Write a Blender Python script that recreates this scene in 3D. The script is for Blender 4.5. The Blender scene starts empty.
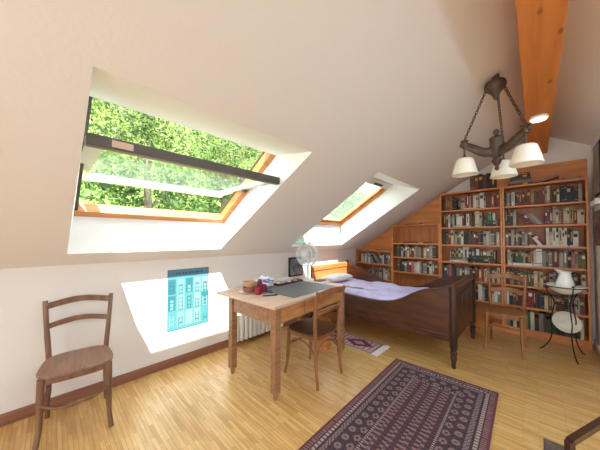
import bpy, bmesh, math, random
from mathutils import Vector, Matrix, Euler
sc = bpy.context.scene
COL = sc.collection
rad = math.radians

# ------------------------------------------------------------------ camera
cam_d = bpy.data.cameras.new('camera')
cam_d.sensor_width = 36.0
cam_d.lens = 242.0 / 600.0 * 36.0
cam_d.shift_y = 8.0 / 600.0
cam_d.clip_start = 0.02
cam = bpy.data.objects.new('camera', cam_d)
cam.location = (0, 0, 1.33)
cam.rotation_euler = (rad(91.2), 0, rad(44.2))
COL.objects.link(cam)
sc.camera = cam

# ------------------------------------------------------------------ world, sun, added fill light, exposure
w = bpy.data.worlds.new('sky')
sc.world = w
w.use_nodes = True
bg = w.node_tree.nodes['Background']
bg.inputs[0].default_value = (0.75, 0.89, 1.0, 1)
bg.inputs[1].default_value = 4.6
sun_d = bpy.data.lights.new('sun', 'SUN')
sun_d.energy = 26
sun_d.angle = rad(0.55)
sun_d.color = (0.96, 0.98, 1.0)
sun = bpy.data.objects.new('sun', sun_d)
sun.rotation_euler = Vector((-.54, .29, -1)).to_track_quat('-Z', 'Y').to_euler()
COL.objects.link(sun)
def area(name, loc, direction, sx, sy, power, color=(.84, .93, 1.0)):
    d = bpy.data.lights.new(name, 'AREA')
    d.shape = 'RECTANGLE'; d.size = sx; d.size_y = sy; d.energy = power; d.color = color
    o = bpy.data.objects.new(name, d)
    o.location = loc
    o.rotation_euler = Vector(direction).to_track_quat('-Z', 'Z').to_euler()
    COL.objects.link(o)
    return o
# added fill light behind the camera, entering by an invented gable opening
area('gable_fill_light', (0.2, -2.78, 1.2), (-.02, 1, -.22), 2.6, 2.0, 28)
sc.view_settings.view_transform = 'Standard'
sc.view_settings.look = 'None'
sc.view_settings.gamma = 1.0
sc.view_settings.use_curve_mapping = False
sc.view_settings.exposure = 0.06
sc.cycles.diffuse_bounces = 7
sc.cycles.max_bounces = 14
sc.cycles.transparent_max_bounces = 16

# ------------------------------------------------------------------ materials
def lin(c):
    return tuple((x / 255 / 12.92) if x / 255 <= .04045 else ((x / 255 + .055) / 1.055) ** 2.4 for x in c) + (1,)
MATS = {}
def mat(name, c, rough=.5, metal=0, var=0.0, scale=8, bump=0.0, bscale=60, coat=0, spec=.5, trans=None):
    if name in MATS: return MATS[name]
    m = bpy.data.materials.new(name); m.use_nodes = True
    nt = m.node_tree; b = nt.nodes['Principled BSDF']
    b.inputs['Base Color'].default_value = lin(c)
    b.inputs['Roughness'].default_value = rough
    b.inputs['Metallic'].default_value = metal
    b.inputs['Coat Weight'].default_value = coat
    b.inputs['Specular IOR Level'].default_value = spec
    tc = nt.nodes.new('ShaderNodeTexCoord')
    if var:
        n = nt.nodes.new('ShaderNodeTexNoise'); n.inputs['Scale'].default_value = scale; n.inputs['Detail'].default_value = 4
        nt.links.new(tc.outputs['Object'], n.inputs['Vector'])
        r = nt.nodes.new('ShaderNodeValToRGB')
        r.color_ramp.elements[0].position = .3; r.color_ramp.elements[1].position = .7
        r.color_ramp.elements[0].color = lin(tuple(max(0, x * (1 - var)) for x in c))
        r.color_ramp.elements[1].color = lin(tuple(min(255, x * (1 + var)) for x in c))
        nt.links.new(n.outputs['Fac'], r.inputs['Fac']); nt.links.new(r.outputs['Color'], b.inputs['Base Color'])
    if bump:
        n2 = nt.nodes.new('ShaderNodeTexNoise'); n2.inputs['Scale'].default_value = bscale; n2.inputs['Detail'].default_value = 5
        nt.links.new(tc.outputs['Object'], n2.inputs['Vector'])
        bp = nt.nodes.new('ShaderNodeBump'); bp.inputs['Strength'].default_value = bump; bp.inputs['Distance'].default_value = .01
        nt.links.new(n2.outputs['Fac'], bp.inputs['Height']); nt.links.new(bp.outputs['Normal'], b.inputs['Normal'])
    MATS[name] = m
    return m
def wood(name, c1, c2, stretch=(1, 14, 14), scale=2.2, rough=.42, coat=.1, knots=False):
    """grain runs along the axis with the small stretch value"""
    if name in MATS: return MATS[name]
    m = bpy.data.materials.new(name); m.use_nodes = True
    nt = m.node_tree; b = nt.nodes['Principled BSDF']
    tc = nt.nodes.new('ShaderNodeTexCoord')
    mp = nt.nodes.new('ShaderNodeMapping'); mp.inputs['Scale'].default_value = stretch
    nt.links.new(tc.outputs['Object'], mp.inputs['Vector'])
    n = nt.nodes.new('ShaderNodeTexNoise'); n.inputs['Scale'].default_value = scale; n.inputs['Detail'].default_value = 6; n.inputs['Distortion'].default_value = .6
    nt.links.new(mp.outputs['Vector'], n.inputs['Vector'])
    r = nt.nodes.new('ShaderNodeValToRGB')
    r.color_ramp.elements[0].position = .32; r.color_ramp.elements[1].position = .68
    r.color_ramp.elements[0].color = lin(c1); r.color_ramp.elements[1].color = lin(c2)
    nt.links.new(n.outputs['Fac'], r.inputs['Fac'])
    out = r.outputs['Color']
    if knots:
        v = nt.nodes.new('ShaderNodeTexVoronoi'); v.inputs['Scale'].default_value = 1.0
        mp2 = nt.nodes.new('ShaderNodeMapping'); mp2.inputs['Scale'].default_value = (7, 3.2, 7)
        nt.links.new(tc.outputs['Object'], mp2.inputs['Vector']); nt.links.new(mp2.outputs['Vector'], v.inputs['Vector'])
        r2 = nt.nodes.new('ShaderNodeValToRGB')
        r2.color_ramp.elements[0].position = .05; r2.color_ramp.elements[0].color = lin((196, 166, 140))
        r2.color_ramp.elements[1].position = .12; r2.color_ramp.elements[1].color = (1, 1, 1, 1)
        mx = nt.nodes.new('ShaderNodeMix'); mx.data_type = 'RGBA'; mx.blend_type = 'MULTIPLY'; mx.inputs['Factor'].default_value = 1
        nt.links.new(v.outputs['Distance'], r2.inputs['Fac'])
        nt.links.new(out, mx.inputs['A']); nt.links.new(r2.outputs['Color'], mx.inputs['B'])
        out = mx.outputs['Result']
    nt.links.new(out, b.inputs['Base Color'])
    b.inputs['Roughness'].default_value = rough; b.inputs['Coat Weight'].default_value = coat; b.inputs['Coat Roughness'].default_value = .25
    MATS[name] = m
    return m
def glass(name, tint=(.95, .98, .96), film=.1, gloss=.08):
    m = bpy.data.materials.new(name); m.use_nodes = True
    nt = m.node_tree; nt.nodes.clear()
    o = nt.nodes.new('ShaderNodeOutputMaterial')
    t = nt.nodes.new('ShaderNodeBsdfTransparent'); t.inputs[0].default_value = tint + (1,)
    g = nt.nodes.new('ShaderNodeBsdfGlossy'); g.inputs['Roughness'].default_value = .03
    d = nt.nodes.new('ShaderNodeBsdfTranslucent'); d.inputs[0].default_value = (.9, .95, .95, 1)
    d2 = nt.nodes.new('ShaderNodeBsdfDiffuse'); d2.inputs[0].default_value = (.9, .95, .95, 1)
    ad = nt.nodes.new('ShaderNodeMixShader'); ad.inputs[0].default_value = .5
    nt.links.new(d.outputs[0], ad.inputs[1]); nt.links.new(d2.outputs[0], ad.inputs[2])
    m1 = nt.nodes.new('ShaderNodeMixShader'); m1.inputs[0].default_value = gloss
    m2 = nt.nodes.new('ShaderNodeMixShader'); m2.inputs[0].default_value = film
    nt.links.new(t.outputs[0], m1.inputs[1]); nt.links.new(g.outputs[0], m1.inputs[2])
    nt.links.new(m1.outputs[0], m2.inputs[1]); nt.links.new(ad.outputs[0], m2.inputs[2])
    nt.links.new(m2.outputs[0], o.inputs[0])
    return m
def leafmat(name, c1, c2):
    m = bpy.data.materials.new(name); m.use_nodes = True
    nt = m.node_tree; b = nt.nodes['Principled BSDF']
    tc = nt.nodes.new('ShaderNodeTexCoord')
    n = nt.nodes.new('ShaderNodeTexNoise'); n.inputs['Scale'].default_value = 1.1; n.inputs['Detail'].default_value = 5
    nt.links.new(tc.outputs['Object'], n.inputs['Vector'])
    r = nt.nodes.new('ShaderNodeValToRGB'); r.color_ramp.elements[0].position = .35; r.color_ramp.elements[1].position = .65
    r.color_ramp.elements[0].color = lin(c1); r.color_ramp.elements[1].color = lin(c2)
    nt.links.new(n.outputs['Fac'], r.inputs['Fac']); nt.links.new(r.outputs['Color'], b.inputs['Base Color'])
    b.inputs['Roughness'].default_value = .6
    tl = nt.nodes.new('ShaderNodeBsdfTranslucent'); nt.links.new(r.outputs['Color'], tl.inputs[0])
    mx = nt.nodes.new('ShaderNodeMixShader'); mx.inputs[0].default_value = .4
    nt.links.new(b.outputs[0], mx.inputs[1]); nt.links.new(tl.outputs[0], mx.inputs[2])
    nt.links.new(mx.outputs[0], nt.nodes['Material Output'].inputs[0])
    return m
def parquet():
    m = bpy.data.materials.new('parquet'); m.use_nodes = True
    nt = m.node_tree; b = nt.nodes['Principled BSDF']
    tc = nt.nodes.new('ShaderNodeTexCoord')
    br = nt.nodes.new('ShaderNodeTexBrick')
    br.inputs['Scale'].default_value = 1.0
    br.inputs['Brick Width'].default_value = .22; br.inputs['Row Height'].default_value = .024
    br.inputs['Mortar Size'].default_value = .0009; br.inputs['Mortar Smooth'].default_value = .3
    br.inputs['Color1'].default_value = lin((234, 193, 124)); br.inputs['Color2'].default_value = lin((208, 157, 88))
    br.inputs['Mortar'].default_value = lin((160, 112, 62))
    br.offset = .37
    nt.links.new(tc.outputs['Object'], br.inputs['Vector'])
    mp = nt.nodes.new('ShaderNodeMapping'); mp.inputs['Scale'].default_value = (3, 40, 1)
    nt.links.new(tc.outputs['Object'], mp.inputs['Vector'])
    n = nt.nodes.new('ShaderNodeTexNoise'); n.inputs['Scale'].default_value = 1.5; n.inputs['Detail'].default_value = 5
    nt.links.new(mp.outputs['Vector'], n.inputs['Vector'])
    r = nt.nodes.new('ShaderNodeValToRGB'); r.color_ramp.elements[0].position = .3; r.color_ramp.elements[1].position = .7
    r.color_ramp.elements[0].color = (.72, .68, .62, 1); r.color_ramp.elements[1].color = (1, 1, 1, 1)
    nt.links.new(n.outputs['Fac'], r.inputs['Fac'])
    mx = nt.nodes.new('ShaderNodeMix'); mx.data_type = 'RGBA'; mx.blend_type = 'MULTIPLY'; mx.inputs['Factor'].default_value = 1
    nt.links.new(br.outputs['Color'], mx.inputs['A']); nt.links.new(r.outputs['Color'], mx.inputs['B'])
    nt.links.new(mx.outputs['Result'], b.inputs['Base Color'])
    b.inputs['Roughness'].default_value = .36; b.inputs['Coat Weight'].default_value = .6; b.inputs['Coat Roughness'].default_value = .28
    return m
M_plaster = mat('plaster', (228, 220, 212), .9, bump=.12, bscale=45, spec=.2)
M_white = mat('white_reveal', (244, 244, 242), .75, spec=.3)
M_floor = parquet()
M_base = wood('baseboard_wood', (124, 80, 62), (150, 100, 78), (14, 1, 14))
M_beam = wood('beam_wood', (196, 112, 46), (222, 142, 66), (9, .6, 9), 2.0, .55, 0, True)
M_panel = wood('panel_wood', (190, 114, 50), (218, 144, 74), (1, 12, 10), 1.6, .45)
M_case = wood('bookcase_wood', (192, 112, 52), (218, 142, 76), (1.2, 12, 12), 1.8, .42)
M_caseback = wood('bookcase_back_wood', (158, 88, 42), (186, 114, 58), (10, 10, 1), 1.4, .55)
M_pine = wood('window_pine', (196, 122, 62), (218, 150, 86), (10, 1, 10), 1.6, .4)
M_table = wood('table_wood', (134, 92, 62), (166, 122, 86), (14, 1.2, 14), 2.0, .45)
M_tabletop = wood('tabletop_wood', (190, 158, 132), (214, 184, 158), (14, 1.2, 14), 2.0, .4)
M_chair = wood('chair_wood', (104, 70, 50), (134, 96, 70), (9, 9, 1), 2.4, .45)
M_seat = wood('chair_seat_wood', (122, 86, 68), (150, 112, 92), (2, 16, 9), 2.4, .4)
M_chair2 = wood('brown_chair_wood', (124, 74, 40), (152, 98, 58), (9, 9, 1), 2.4, .4)
M_seat2 = wood('dark_seat_wood', (62, 34, 22), (86, 50, 34), (2, 14, 9), 2.4, .35)
M_chair3 = wood('honey_chair_wood', (134, 82, 42), (164, 108, 60), (9, 9, 1), 2.4, .4)
M_mahog = wood('mahogany', (60, 30, 18), (92, 48, 27), (2, 9, 9), 2.2, .32, .35)
M_mahogd = wood('dark_mahogany', (44, 23, 16), (68, 36, 24), (9, 9, 1.4), 2.2, .32, .35)
M_headb = wood('headboard_wood', (170, 98, 46), (196, 124, 66), (10, 1, 10), 1.6, .4)
M_iron = mat('black_iron', (30, 28, 28), .5, .6)
M_bronze = mat('lamp_bronze', (84, 66, 54), .55, .35, var=.2, scale=20)
M_shade = mat('lamp_shade_glass', (240, 232, 214), .4, spec=.5)
M_enamel = mat('white_enamel', (236, 234, 228), .25)
M_cream = mat('cream_enamel', (226, 216, 196), .35, var=.05, scale=6)
M_rad = mat('radiator_white', (238, 236, 230), .4)
M_fan = mat('fan_plastic', (226, 226, 222), .4)
M_fang = mat('fan_grey', (180, 182, 182), .4)
M_sash = mat('sash_grey_metal', (88, 80, 70), .5, .2)
M_black = mat('black_plastic', (28, 28, 30), .45)

# ------------------------------------------------------------------ mesh helpers
class MB:
    def __init__(s): s.bm = bmesh.new(); s.mi = 0
    def face(s, vs):
        try:
            f = s.bm.faces.new(vs); f.material_index = s.mi; return f
        except ValueError: return None
    def box(s, c, d, rot=None, piv=None):
        x, y, z = d[0] / 2, d[1] / 2, d[2] / 2
        P = [Vector(p) for p in ((-x, -y, -z), (x, -y, -z), (x, y, -z), (-x, y, -z), (-x, -y, z), (x, -y, z), (x, y, z), (-x, y, z))]
        if rot is not None:
            R = rot if isinstance(rot, Matrix) else Euler(rot).to_matrix()
            P = [R @ p for p in P]
        V = [s.bm.verts.new(p + Vector(c)) for p in P]
        for f in ((3, 2, 1, 0), (4, 5, 6, 7), (0, 1, 5, 4), (1, 2, 6, 5), (2, 3, 7, 6), (3, 0, 4, 7)): s.face([V[i] for i in f])
        return s
    def bb(s, x0, x1, y0, y1, z0, z1):
        return s.box(((x0 + x1) / 2, (y0 + y1) / 2, (z0 + z1) / 2), (x1 - x0, y1 - y0, z1 - z0))
    def tube(s, pts, r, seg=10, closed=False, flat=None, caps=True):
        pts = [Vector(p) for p in pts]; n = len(pts)
        rs = r if isinstance(r, (list, tuple)) else [r] * n
        T = []
        for i in range(n):
            a = pts[(i - 1) % n] if (closed or i > 0) else pts[i]
            b = pts[(i + 1) % n] if (closed or i < n - 1) else pts[i]
            T.append((b - a).normalized())
        up = Vector((0, 0, 1)) if abs(T[0].z) < .9 else Vector((1, 0, 0))
        nrm = (up - T[0] * up.dot(T[0])).normalized()
        rings = []
        for i in range(n):
            nrm = (nrm - T[i] * nrm.dot(T[i]))
            nrm = nrm.normalized() if nrm.length > 1e-6 else T[i].orthogonal().normalized()
            bi = T[i].cross(nrm)
            ring = []
            for k in range(seg):
                a = 2 * math.pi * (k + .5) / seg
                ka, kb = (flat if flat else (1, 1))
                ring.append(s.bm.verts.new(pts[i] + nrm * (math.cos(a) * rs[i] * ka) + bi * (math.sin(a) * rs[i] * kb)))
            rings.append(ring)
        m = n if closed else n - 1
        for i in range(m):
            A, B = rings[i], rings[(i + 1) % n]
            for k in range(seg): s.face([A[k], A[(k + 1) % seg], B[(k + 1) % seg], B[k]])
        if not closed and caps:
            s.face(list(reversed(rings[0]))); s.face(rings[-1])
        return s
    def cyl(s, p0, p1, r0, r1=None, seg=16): return s.tube([p0, p1], [r0, r0 if r1 is None else r1], seg)
    def lathe(s, prof, seg=24, c=(0, 0, 0), M=None, closed=False):
        c = Vector(c); rings = []
        for r, z in prof:
            ring = []
            if r < 1e-5:
                v = Vector((0, 0, z)); v = (M @ v if M else v) + c
                ring = [s.bm.verts.new(v)]
            else:
                for k in range(seg):
                    a = 2 * math.pi * k / seg
                    v = Vector((r * math.cos(a), r * math.sin(a), z)); v = (M @ v if M else v) + c
                    ring.append(s.bm.verts.new(v))
            rings.append(ring)
        for A, B in zip(rings, rings[1:] + ([rings[0]] if closed else [])):
            for k in range(seg):
                k2 = (k + 1) % seg
                if len(A) == 1 and len(B) == 1: break
                if len(A) == 1: s.face([A[0], B[k2], B[k]])
                elif len(B) == 1: s.face([A[k], A[k2], B[0]])
                else: s.face([A[k], A[k2], B[k2], B[k]])
        return s
    def prism(s, poly, f):
        """poly: 2D points; f(u,v,side) -> 3D point; side 0/1"""
        A = [s.bm.verts.new(f(u, v, 0)) for u, v in poly]; B = [s.bm.verts.new(f(u, v, 1)) for u, v in poly]
        n = len(poly)
        s.face(list(reversed(A))); s.face(B)
        for i in range(n): s.face([A[i], A[(i + 1) % n], B[(i + 1) % n], B[i]])
        return s
    def band(s, top, bot, f):
        """wall between two polylines of equal length, with thickness; quads, good for curved outlines"""
        n = len(top)
        V = [[[s.bm.verts.new(f(p[0], p[1], sd)) for p in row] for row in (bot, top)] for sd in (0, 1)]
        for i in range(n - 1):
            s.face([V[0][0][i], V[0][0][i + 1], V[0][1][i + 1], V[0][1][i]])
            s.face([V[1][0][i + 1], V[1][0][i], V[1][1][i], V[1][1][i + 1]])
            s.face([V[0][1][i], V[0][1][i + 1], V[1][1][i + 1], V[1][1][i]])
            s.face([V[1][0][i], V[1][0][i + 1], V[0][0][i + 1], V[0][0][i]])
        for i in (0, n - 1): s.face([V[0][0][i], V[0][1][i], V[1][1][i], V[1][0][i]])
        return s
    def quad(s, *pts): return s.face([s.bm.verts.new(p) for p in pts])
def obj(name, mb, mats, parent=None, smooth=True, bevel=0, sub=0, loc=None, solid=0, ang=38):
    me = bpy.data.meshes.new(name)
    bmesh.ops.recalc_face_normals(mb.bm, faces=mb.bm.faces[:])
    mb.bm.to_mesh(me); mb.bm.free()
    for m in (mats if isinstance(mats, (list, tuple)) else [mats]): me.materials.append(m)
    if smooth:
        me.polygons.foreach_set('use_smooth', [True] * len(me.polygons))
        me.set_sharp_from_angle(angle=rad(ang))
    o = bpy.data.objects.new(name, me); COL.objects.link(o)
    if parent: o.parent = parent
    if loc: o.location = loc
    if solid:
        md = o.modifiers.new('solid', 'SOLIDIFY'); md.thickness = solid; md.offset = 0
    if bevel:
        md = o.modifiers.new('bevel', 'BEVEL'); md.width = bevel; md.segments = 2; md.limit_method = 'ANGLE'; md.angle_limit = rad(40)
    if sub:
        md = o.modifiers.new('sub', 'SUBSURF'); md.levels = sub; md.render_levels = sub
    return o
def struct(name, mb, m, parent=None, **k):
    o = obj(name, mb, m, parent, **k)
    if not parent: o['kind'] = 'structure'
    return o
def tag(o, label, cat, group=None):
    o['label'] = label; o['category'] = cat
    if group: o['group'] = group
    return o
def thing(name, label, cat, loc=(0, 0, 0), rz=0, group=None):
    o = bpy.data.objects.new(name, None); COL.objects.link(o)
    o.empty_display_size = .1
    o.location = loc; o.rotation_euler = (0, 0, rz)
    return tag(o, label, cat, group)
def smoothcurve(pts, n=8):
    """Catmull-Rom through points"""
    P = [Vector(p) for p in pts]; P = [P[0] * 2 - P[1]] + P + [P[-1] * 2 - P[-2]]
    out = []
    for i in range(1, len(P) - 2):
        for k in range(n):
            t = k / n
            a, b, c, d = P[i - 1], P[i], P[i + 1], P[i + 2]
            out.append(.5 * ((2 * b) + (c - a) * t + (2 * a - 5 * b + 4 * c - d) * t * t + (3 * b - a - 3 * c + d) * t ** 3))
    out.append(P[-2])
    return out

# ------------------------------------------------------------------ room shell
XL, XR, YB, YF, KN, SL = -2.73, 2.80, 4.75, -2.7, 1.11, .61
XM = .035
ZR = KN + SL * (XM - XL)
def zs(x): return KN + SL * (x - XL) if x <= XM else ZR - SL * (x - XM)
struct('floor', MB().bb(XL - .2, XR + .2, YF - .2, YB + .2, -.2, 0), M_floor, smooth=False)
struct('wall_left', MB().bb(XL - .22, XL, YF - .2, YB + .2, 0, KN + .02), M_plaster, smooth=False)
XRK = XM + (ZR - KN) / SL
struct('wall_right', MB().bb(XRK, XRK + .2, YF - .2, 3.6, 0, KN + .02), M_plaster, smooth=False)
gable = [(XL - .2, 0), (XRK + .2, 0), (XRK + .2, KN), (XM, ZR + .15), (XL - .2, KN)]
struct('wall_back', MB().prism(gable, lambda u, v, s: Vector((u, YB + .15 * s, v))), M_plaster, smooth=False)
# partition beside the bookcase and the wall of the neighbouring room
PX = .52
m = MB().prism([(PX, 0), (PX + .12, 0), (PX + .12, zs(PX + .12) + .01), (PX, zs(PX) + .01)], lambda u, v, s: Vector((u, 3.6 + (YB - 3.6) * s, v)))
struct('wall_partition', m, M_white, smooth=False)
m = MB().prism([(PX + .12, 0), (XRK, 0), (XRK, KN), (PX + .12, zs(PX + .12) + .01)], lambda u, v, s: Vector((u, 3.6 + .12 * s, v)))
struct('wall_front', m, M_plaster, smooth=False)
# gable wall behind the camera ; its opening is added to let the fill light in
m = MB()
m.bb(XL - .2, -1.15, YF - .15, YF, 0, KN); m.bb(1.55, XRK + .2, YF - .15, YF, 0, KN)
m.prism([(XL - .2, KN), (-1.15, KN), (-1.15, 2.2), (XL - .2 + 1.9, 2.2)], lambda u, v, s: Vector((u, YF - .15 * s, v)))
m.prism([(1.55, KN), (XRK + .2, KN), (XRK - 1.7, 2.2), (1.55, 2.2)], lambda u, v, s: Vector((u, YF - .15 * s, v)))
m.prism([(-1.2, 2.2), (1.6, 2.2), (XM, ZR + .15)], lambda u, v, s: Vector((u, YF - .15 * s, v)))
struct('wall_rear', m, M_plaster, smooth=False)
m = MB()
for x in (-1.12, .2, 1.52): m.bb(x - .035, x + .035, YF - .1, YF - .04, 0, 2.2)
m.bb(-1.15, 1.55, YF - .1, YF - .04, 2.13, 2.2); m.bb(-1.15, 1.55, YF - .1, YF - .04, 0, .09)
struct('added_gable_window', m, M_white, smooth=False)  # unseen frame, added around the opening for the fill light

# sloped ceiling with two skylight openings and their reveals
nrm = Vector((-SL, 0, 1)).normalized()
D = .25
IB, IT = -2.57, -1.25          # inner opening, x of the bottom and top edges
sky = [(.096, 1.385, .118, 1.385), (2.45, 3.74, 2.47, 3.715)]
flare = [(-.010, -.040, .010, .045), (0, 0, 0, 0)]   # the recess is slightly out of square: bottom left, bottom right, top left, top right   # inner y0,y1, outer y0,y1
OB = Vector((IB, 0, zs(IB) + D * math.hypot(1, SL)))
OTx = (2.065 - KN - D * math.hypot(1, SL)) / SL + XL
OT = Vector((OTx, 0, 2.065))
m = MB()
def ip(x, y): return Vector((x, y, zs(x)))
D2, OT2x, IT2 = .295, -1.575, -1.20          # the far skylight sits a little further out
def op(x, y, dd=D): return Vector((x, y, KN + SL * (x - XL) + dd * math.hypot(1, SL)))
ys = [YF - .2, sky[0][0], sky[0][1], sky[1][0], sky[1][1], YB + .15]
xs = [XL, IB, IT, XM]
def xf(i, j): return IT2 if j == 2 and i in (3, 4) else xs[j]
def yf(i, j):
    if i in (0, 5) or j in (0, 3): return ys[i]
    fl = flare[(i - 1) // 2]
    return ys[i] + fl[(0 if j == 1 else 2) + (i - 1) % 2]
for i in range(5):
    for j in range(3):
        if j == 1 and i in (1, 3): continue
        m.quad(ip(xf(i, j), yf(i, j)), ip(xf(i, j + 1), yf(i, j + 1)), ip(xf(i + 1, j + 1), yf(i + 1, j + 1)), ip(xf(i + 1, j), yf(i + 1, j)))
yo = [YF - .2, sky[0][2], sky[0][3], sky[1][2], sky[1][3], YB + .15]
for i in range(5):
    xo = [XL - .5, OB.x, OT.x if i != 3 else -1.50, XM]
    for j in range(3):
        if j == 1 and i in (1, 3): continue
        m.quad(op(xo[j], yo[i]), op(xo[j], yo[i + 1]), op(xo[j + 1], yo[i + 1]), op(xo[j + 1], yo[i]))
m.mi = 1
for (y0, y1, q0, q1), fl in zip(sky, flare):
    it = IT if y0 < 2 else IT2
    a, b, c, d = ip(IB, y0 + fl[0]), ip(IB, y1 + fl[1]), ip(it, y1 + fl[3]), ip(it, y0 + fl[2])
    dd, tx = (D, OT.x) if y0 < 2 else (D2, OT2x)
    A, B, C_, D_ = op(OB.x, q0, dd), op(OB.x, q1, dd), op(tx, q1, dd), op(tx, q0, dd)
    for p, q, P, Q in ((a, b, A, B), (b, c, B, C_), (c, d, C_, D_), (d, a, D_, A)): m.quad(p, q, Q, P)
m.mi = 0
me_ceil = struct('ceiling', m, [M_plaster, M_white], smooth=False)
m = MB()
def rstrip(xa, xb, ya, yb):
    za, zb = ZR - SL * (xa - XM), ZR - SL * (xb - XM)
    m.prism([(xa, za), (xb, zb), (xb, zb + .27), (xa, za + .27)], lambda u, v, s: Vector((u, ya + (yb - ya) * s, v)))
RX0, RX1, RY0, RY1 = .75, 1.95, .1, 2.3
rstrip(XM, XRK + .2, YF - .2, RY0); rstrip(XM, XRK + .2, RY1, YB + .15); rstrip(XM, RX0, RY0, RY1); rstrip(RX1, XRK + .2, RY0, RY1)
struct('ceiling_right', m, M_plaster, smooth=False)
m = MB()
for ya, yb, xa, xb in ((RY0, RY0 + .06, RX0, RX1), (RY1 - .06, RY1, RX0, RX1), (RY0, RY1, RX0, RX0 + .05), (RY0, RY1, RX1 - .05, RX1), (1.17, 1.23, RX0, RX1)):
    za, zb = ZR - SL * (xa - XM) + .14, ZR - SL * (xb - XM) + .14
    m.prism([(xa, za), (xb, zb), (xb, zb + .06), (xa, za + .06)], lambda u, v, s: Vector((u, ya + (yb - ya) * s, v)))
w4 = struct('added_roof_window', m, M_pine, smooth=False)  # unseen roof window, added to brighten the floor and right side
# added translucent sheet under the sun, spreading it as soft fill light
M_sun_diffuser = bpy.data.materials.new('sun_diffuser_cloth'); M_sun_diffuser.use_nodes = True
nt = M_sun_diffuser.node_tree; nt.nodes.clear()
o_ = nt.nodes.new('ShaderNodeOutputMaterial'); t_ = nt.nodes.new('ShaderNodeBsdfTranslucent'); d_ = nt.nodes.new('ShaderNodeBsdfDiffuse'); x_ = nt.nodes.new('ShaderNodeMixShader')
t_.inputs[0].default_value = (.80, .90, .98, 1); d_.inputs[0].default_value = (.8, .8, .8, 1); x_.inputs[0].default_value = .2
nt.links.new(t_.outputs[0], x_.inputs[1]); nt.links.new(d_.outputs[0], x_.inputs[2]); nt.links.new(x_.outputs[0], o_.inputs[0])
m = MB()
za, zb = ZR - SL * (RX0 - XM) + .21, ZR - SL * (RX1 - XM) + .21
m.prism([(RX0, za), (RX1, zb), (RX1, zb + .002), (RX0, za + .002)], lambda u, v, s: Vector((u, RY0 + (RY1 - RY0) * s, v)))
obj('added_sun_diffuser', m, M_sun_diffuser, w4, smooth=False)
struct('ceiling_beam', MB().bb(-.055, .135, YF, YB, 2.5, zs(-.055)), M_beam, smooth=False, bevel=.006)
# baseboards
struct('baseboard_left', MB().bb(XL, XL + .018, YF, YB, 0, .085), M_base, smooth=False, bevel=.004)
struct('baseboard_partition', MB().bb(PX - .015, PX, 3.6, YB, 0, .07), M_white, smooth=False, bevel=.004)
# wood panelling on the back wall above the bookcases
m = MB().prism([(XL, .9), (-1.13, .9), (-1.13, zs(-1.13)), (XL, KN)], lambda u, v, s: Vector((u, YB - .012 * s, v)))
struct('trim_1', m, M_panel, smooth=False)
struct('trim_2', MB().bb(-.47, .485, YB - .014, YB, 2.02, 2.345), M_panel, smooth=False)

# ------------------------------------------------------------------ skylight windows
U = Vector((1, 0, SL)).normalized()
LW = (OT - OB).length
def wp(u, y, n): return Vector((OB.x, y, OB.z)) + U * u + nrm * n
def wbox(mb, u0, u1, y0, y1, n0, n1):
    c = wp((u0 + u1) / 2, (y0 + y1) / 2, (n0 + n1) / 2)
    R = Matrix((U, Vector((0, 1, 0)), nrm)).transposed()
    return mb.box(c, (u1 - u0, y1 - y0, n1 - n0), R)
def wframe(mb, y0, y1, t, n0, n1, u0=0, u1=None):
    u1 = LW if u1 is None else u1
    wbox(mb, u0, u0 + t, y0, y1, n0, n1); wbox(mb, u1 - t, u1, y0, y1, n0, n1)
    wbox(mb, u0 + t, u1 - t, y0, y0 + t, n0, n1); wbox(mb, u0 + t, u1 - t, y1 - t, y1, n0, n1)
def win_empty(name, y):
    o = bpy.data.objects.new(name, None); COL.objects.link(o); o['kind'] = 'structure'; return o
M_glass1 = glass('open_pane_glass', film=.025, gloss=.05)
M_glass2 = glass('closed_pane_glass', film=.06, gloss=.05)
M_alu = mat('window_aluminium', (150, 148, 144), .4, .5)
w1 = win_empty('window_1', 0)
y0, y1 = sky[0][2], sky[0][3]
m = MB()
wbox(m, -.02, .065, y0 - .06, y1 + .02, 0, .085); wbox(m, LW, LW + .07, y0 - .06, y1 + .02, 0, .085)
wbox(m, .065, LW, y0 - .06, y0 - .004, 0, .085); wbox(m, .065, LW, y1 - .055, y1 + .02, 0, .085)
obj('window_frame', m, M_pine, w1, smooth=False, bevel=.004)
m = MB(); wbox(m, .05, LW, y1 - .062, y1 - .04, .084, .1); wbox(m, .05, LW, y0 - .004, y0 + .022, .01, .1); obj('flashing', m, M_sash, w1, smooth=False)
for yy in (.38, .72, 1.02):
    obj('catch', wbox(MB(), .045, .07, yy - .02, yy + .02, .012, .03), M_alu, w1, smooth=False)
# the pivoting sash stands horizontal
pz = 1.815; px0, px1 = -2.60, -1.60
sash = MB()
sash.bb(px0, px0 + .055, y0 - .006, y1 - .03, pz - .02, pz + .035)
sash.bb(px0, px1, y0 - .006, y0 + .07, pz - .005, pz + .035); sash.bb(px0, px1, y1 - .085, y1 - .03, pz - .005, pz + .035)
s_ob = obj('sash', sash, mat('sash_cladding', (214, 216, 208), .5), w1, smooth=False, bevel=.003)
obj('pane', MB().bb(px0 + .05, px1 - .03, y0 + .06, y1 - .08, pz + .012, pz + .018), M_glass1, s_ob, smooth=False)
bar = MB().bb(px1 - .035, px1 + .015, y0 - .004, y1 - .005, pz - .018, pz + .042)
b_ob = obj('ventilation_bar', bar, M_sash, w1, smooth=False, bevel=.004)
obj('sticker', MB().bb(px1 + .0145, px1 + .0165, .215, .31, pz - .006, pz + .03), mat('sticker_pink', (206, 178, 158), .6), b_ob, smooth=False)
obj('hinge', MB().box((-2.07, y1 - .05, pz + .0), (.05, .03, .06)), M_sash, w1, smooth=False)
w2 = win_empty('window_2', 0)
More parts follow.
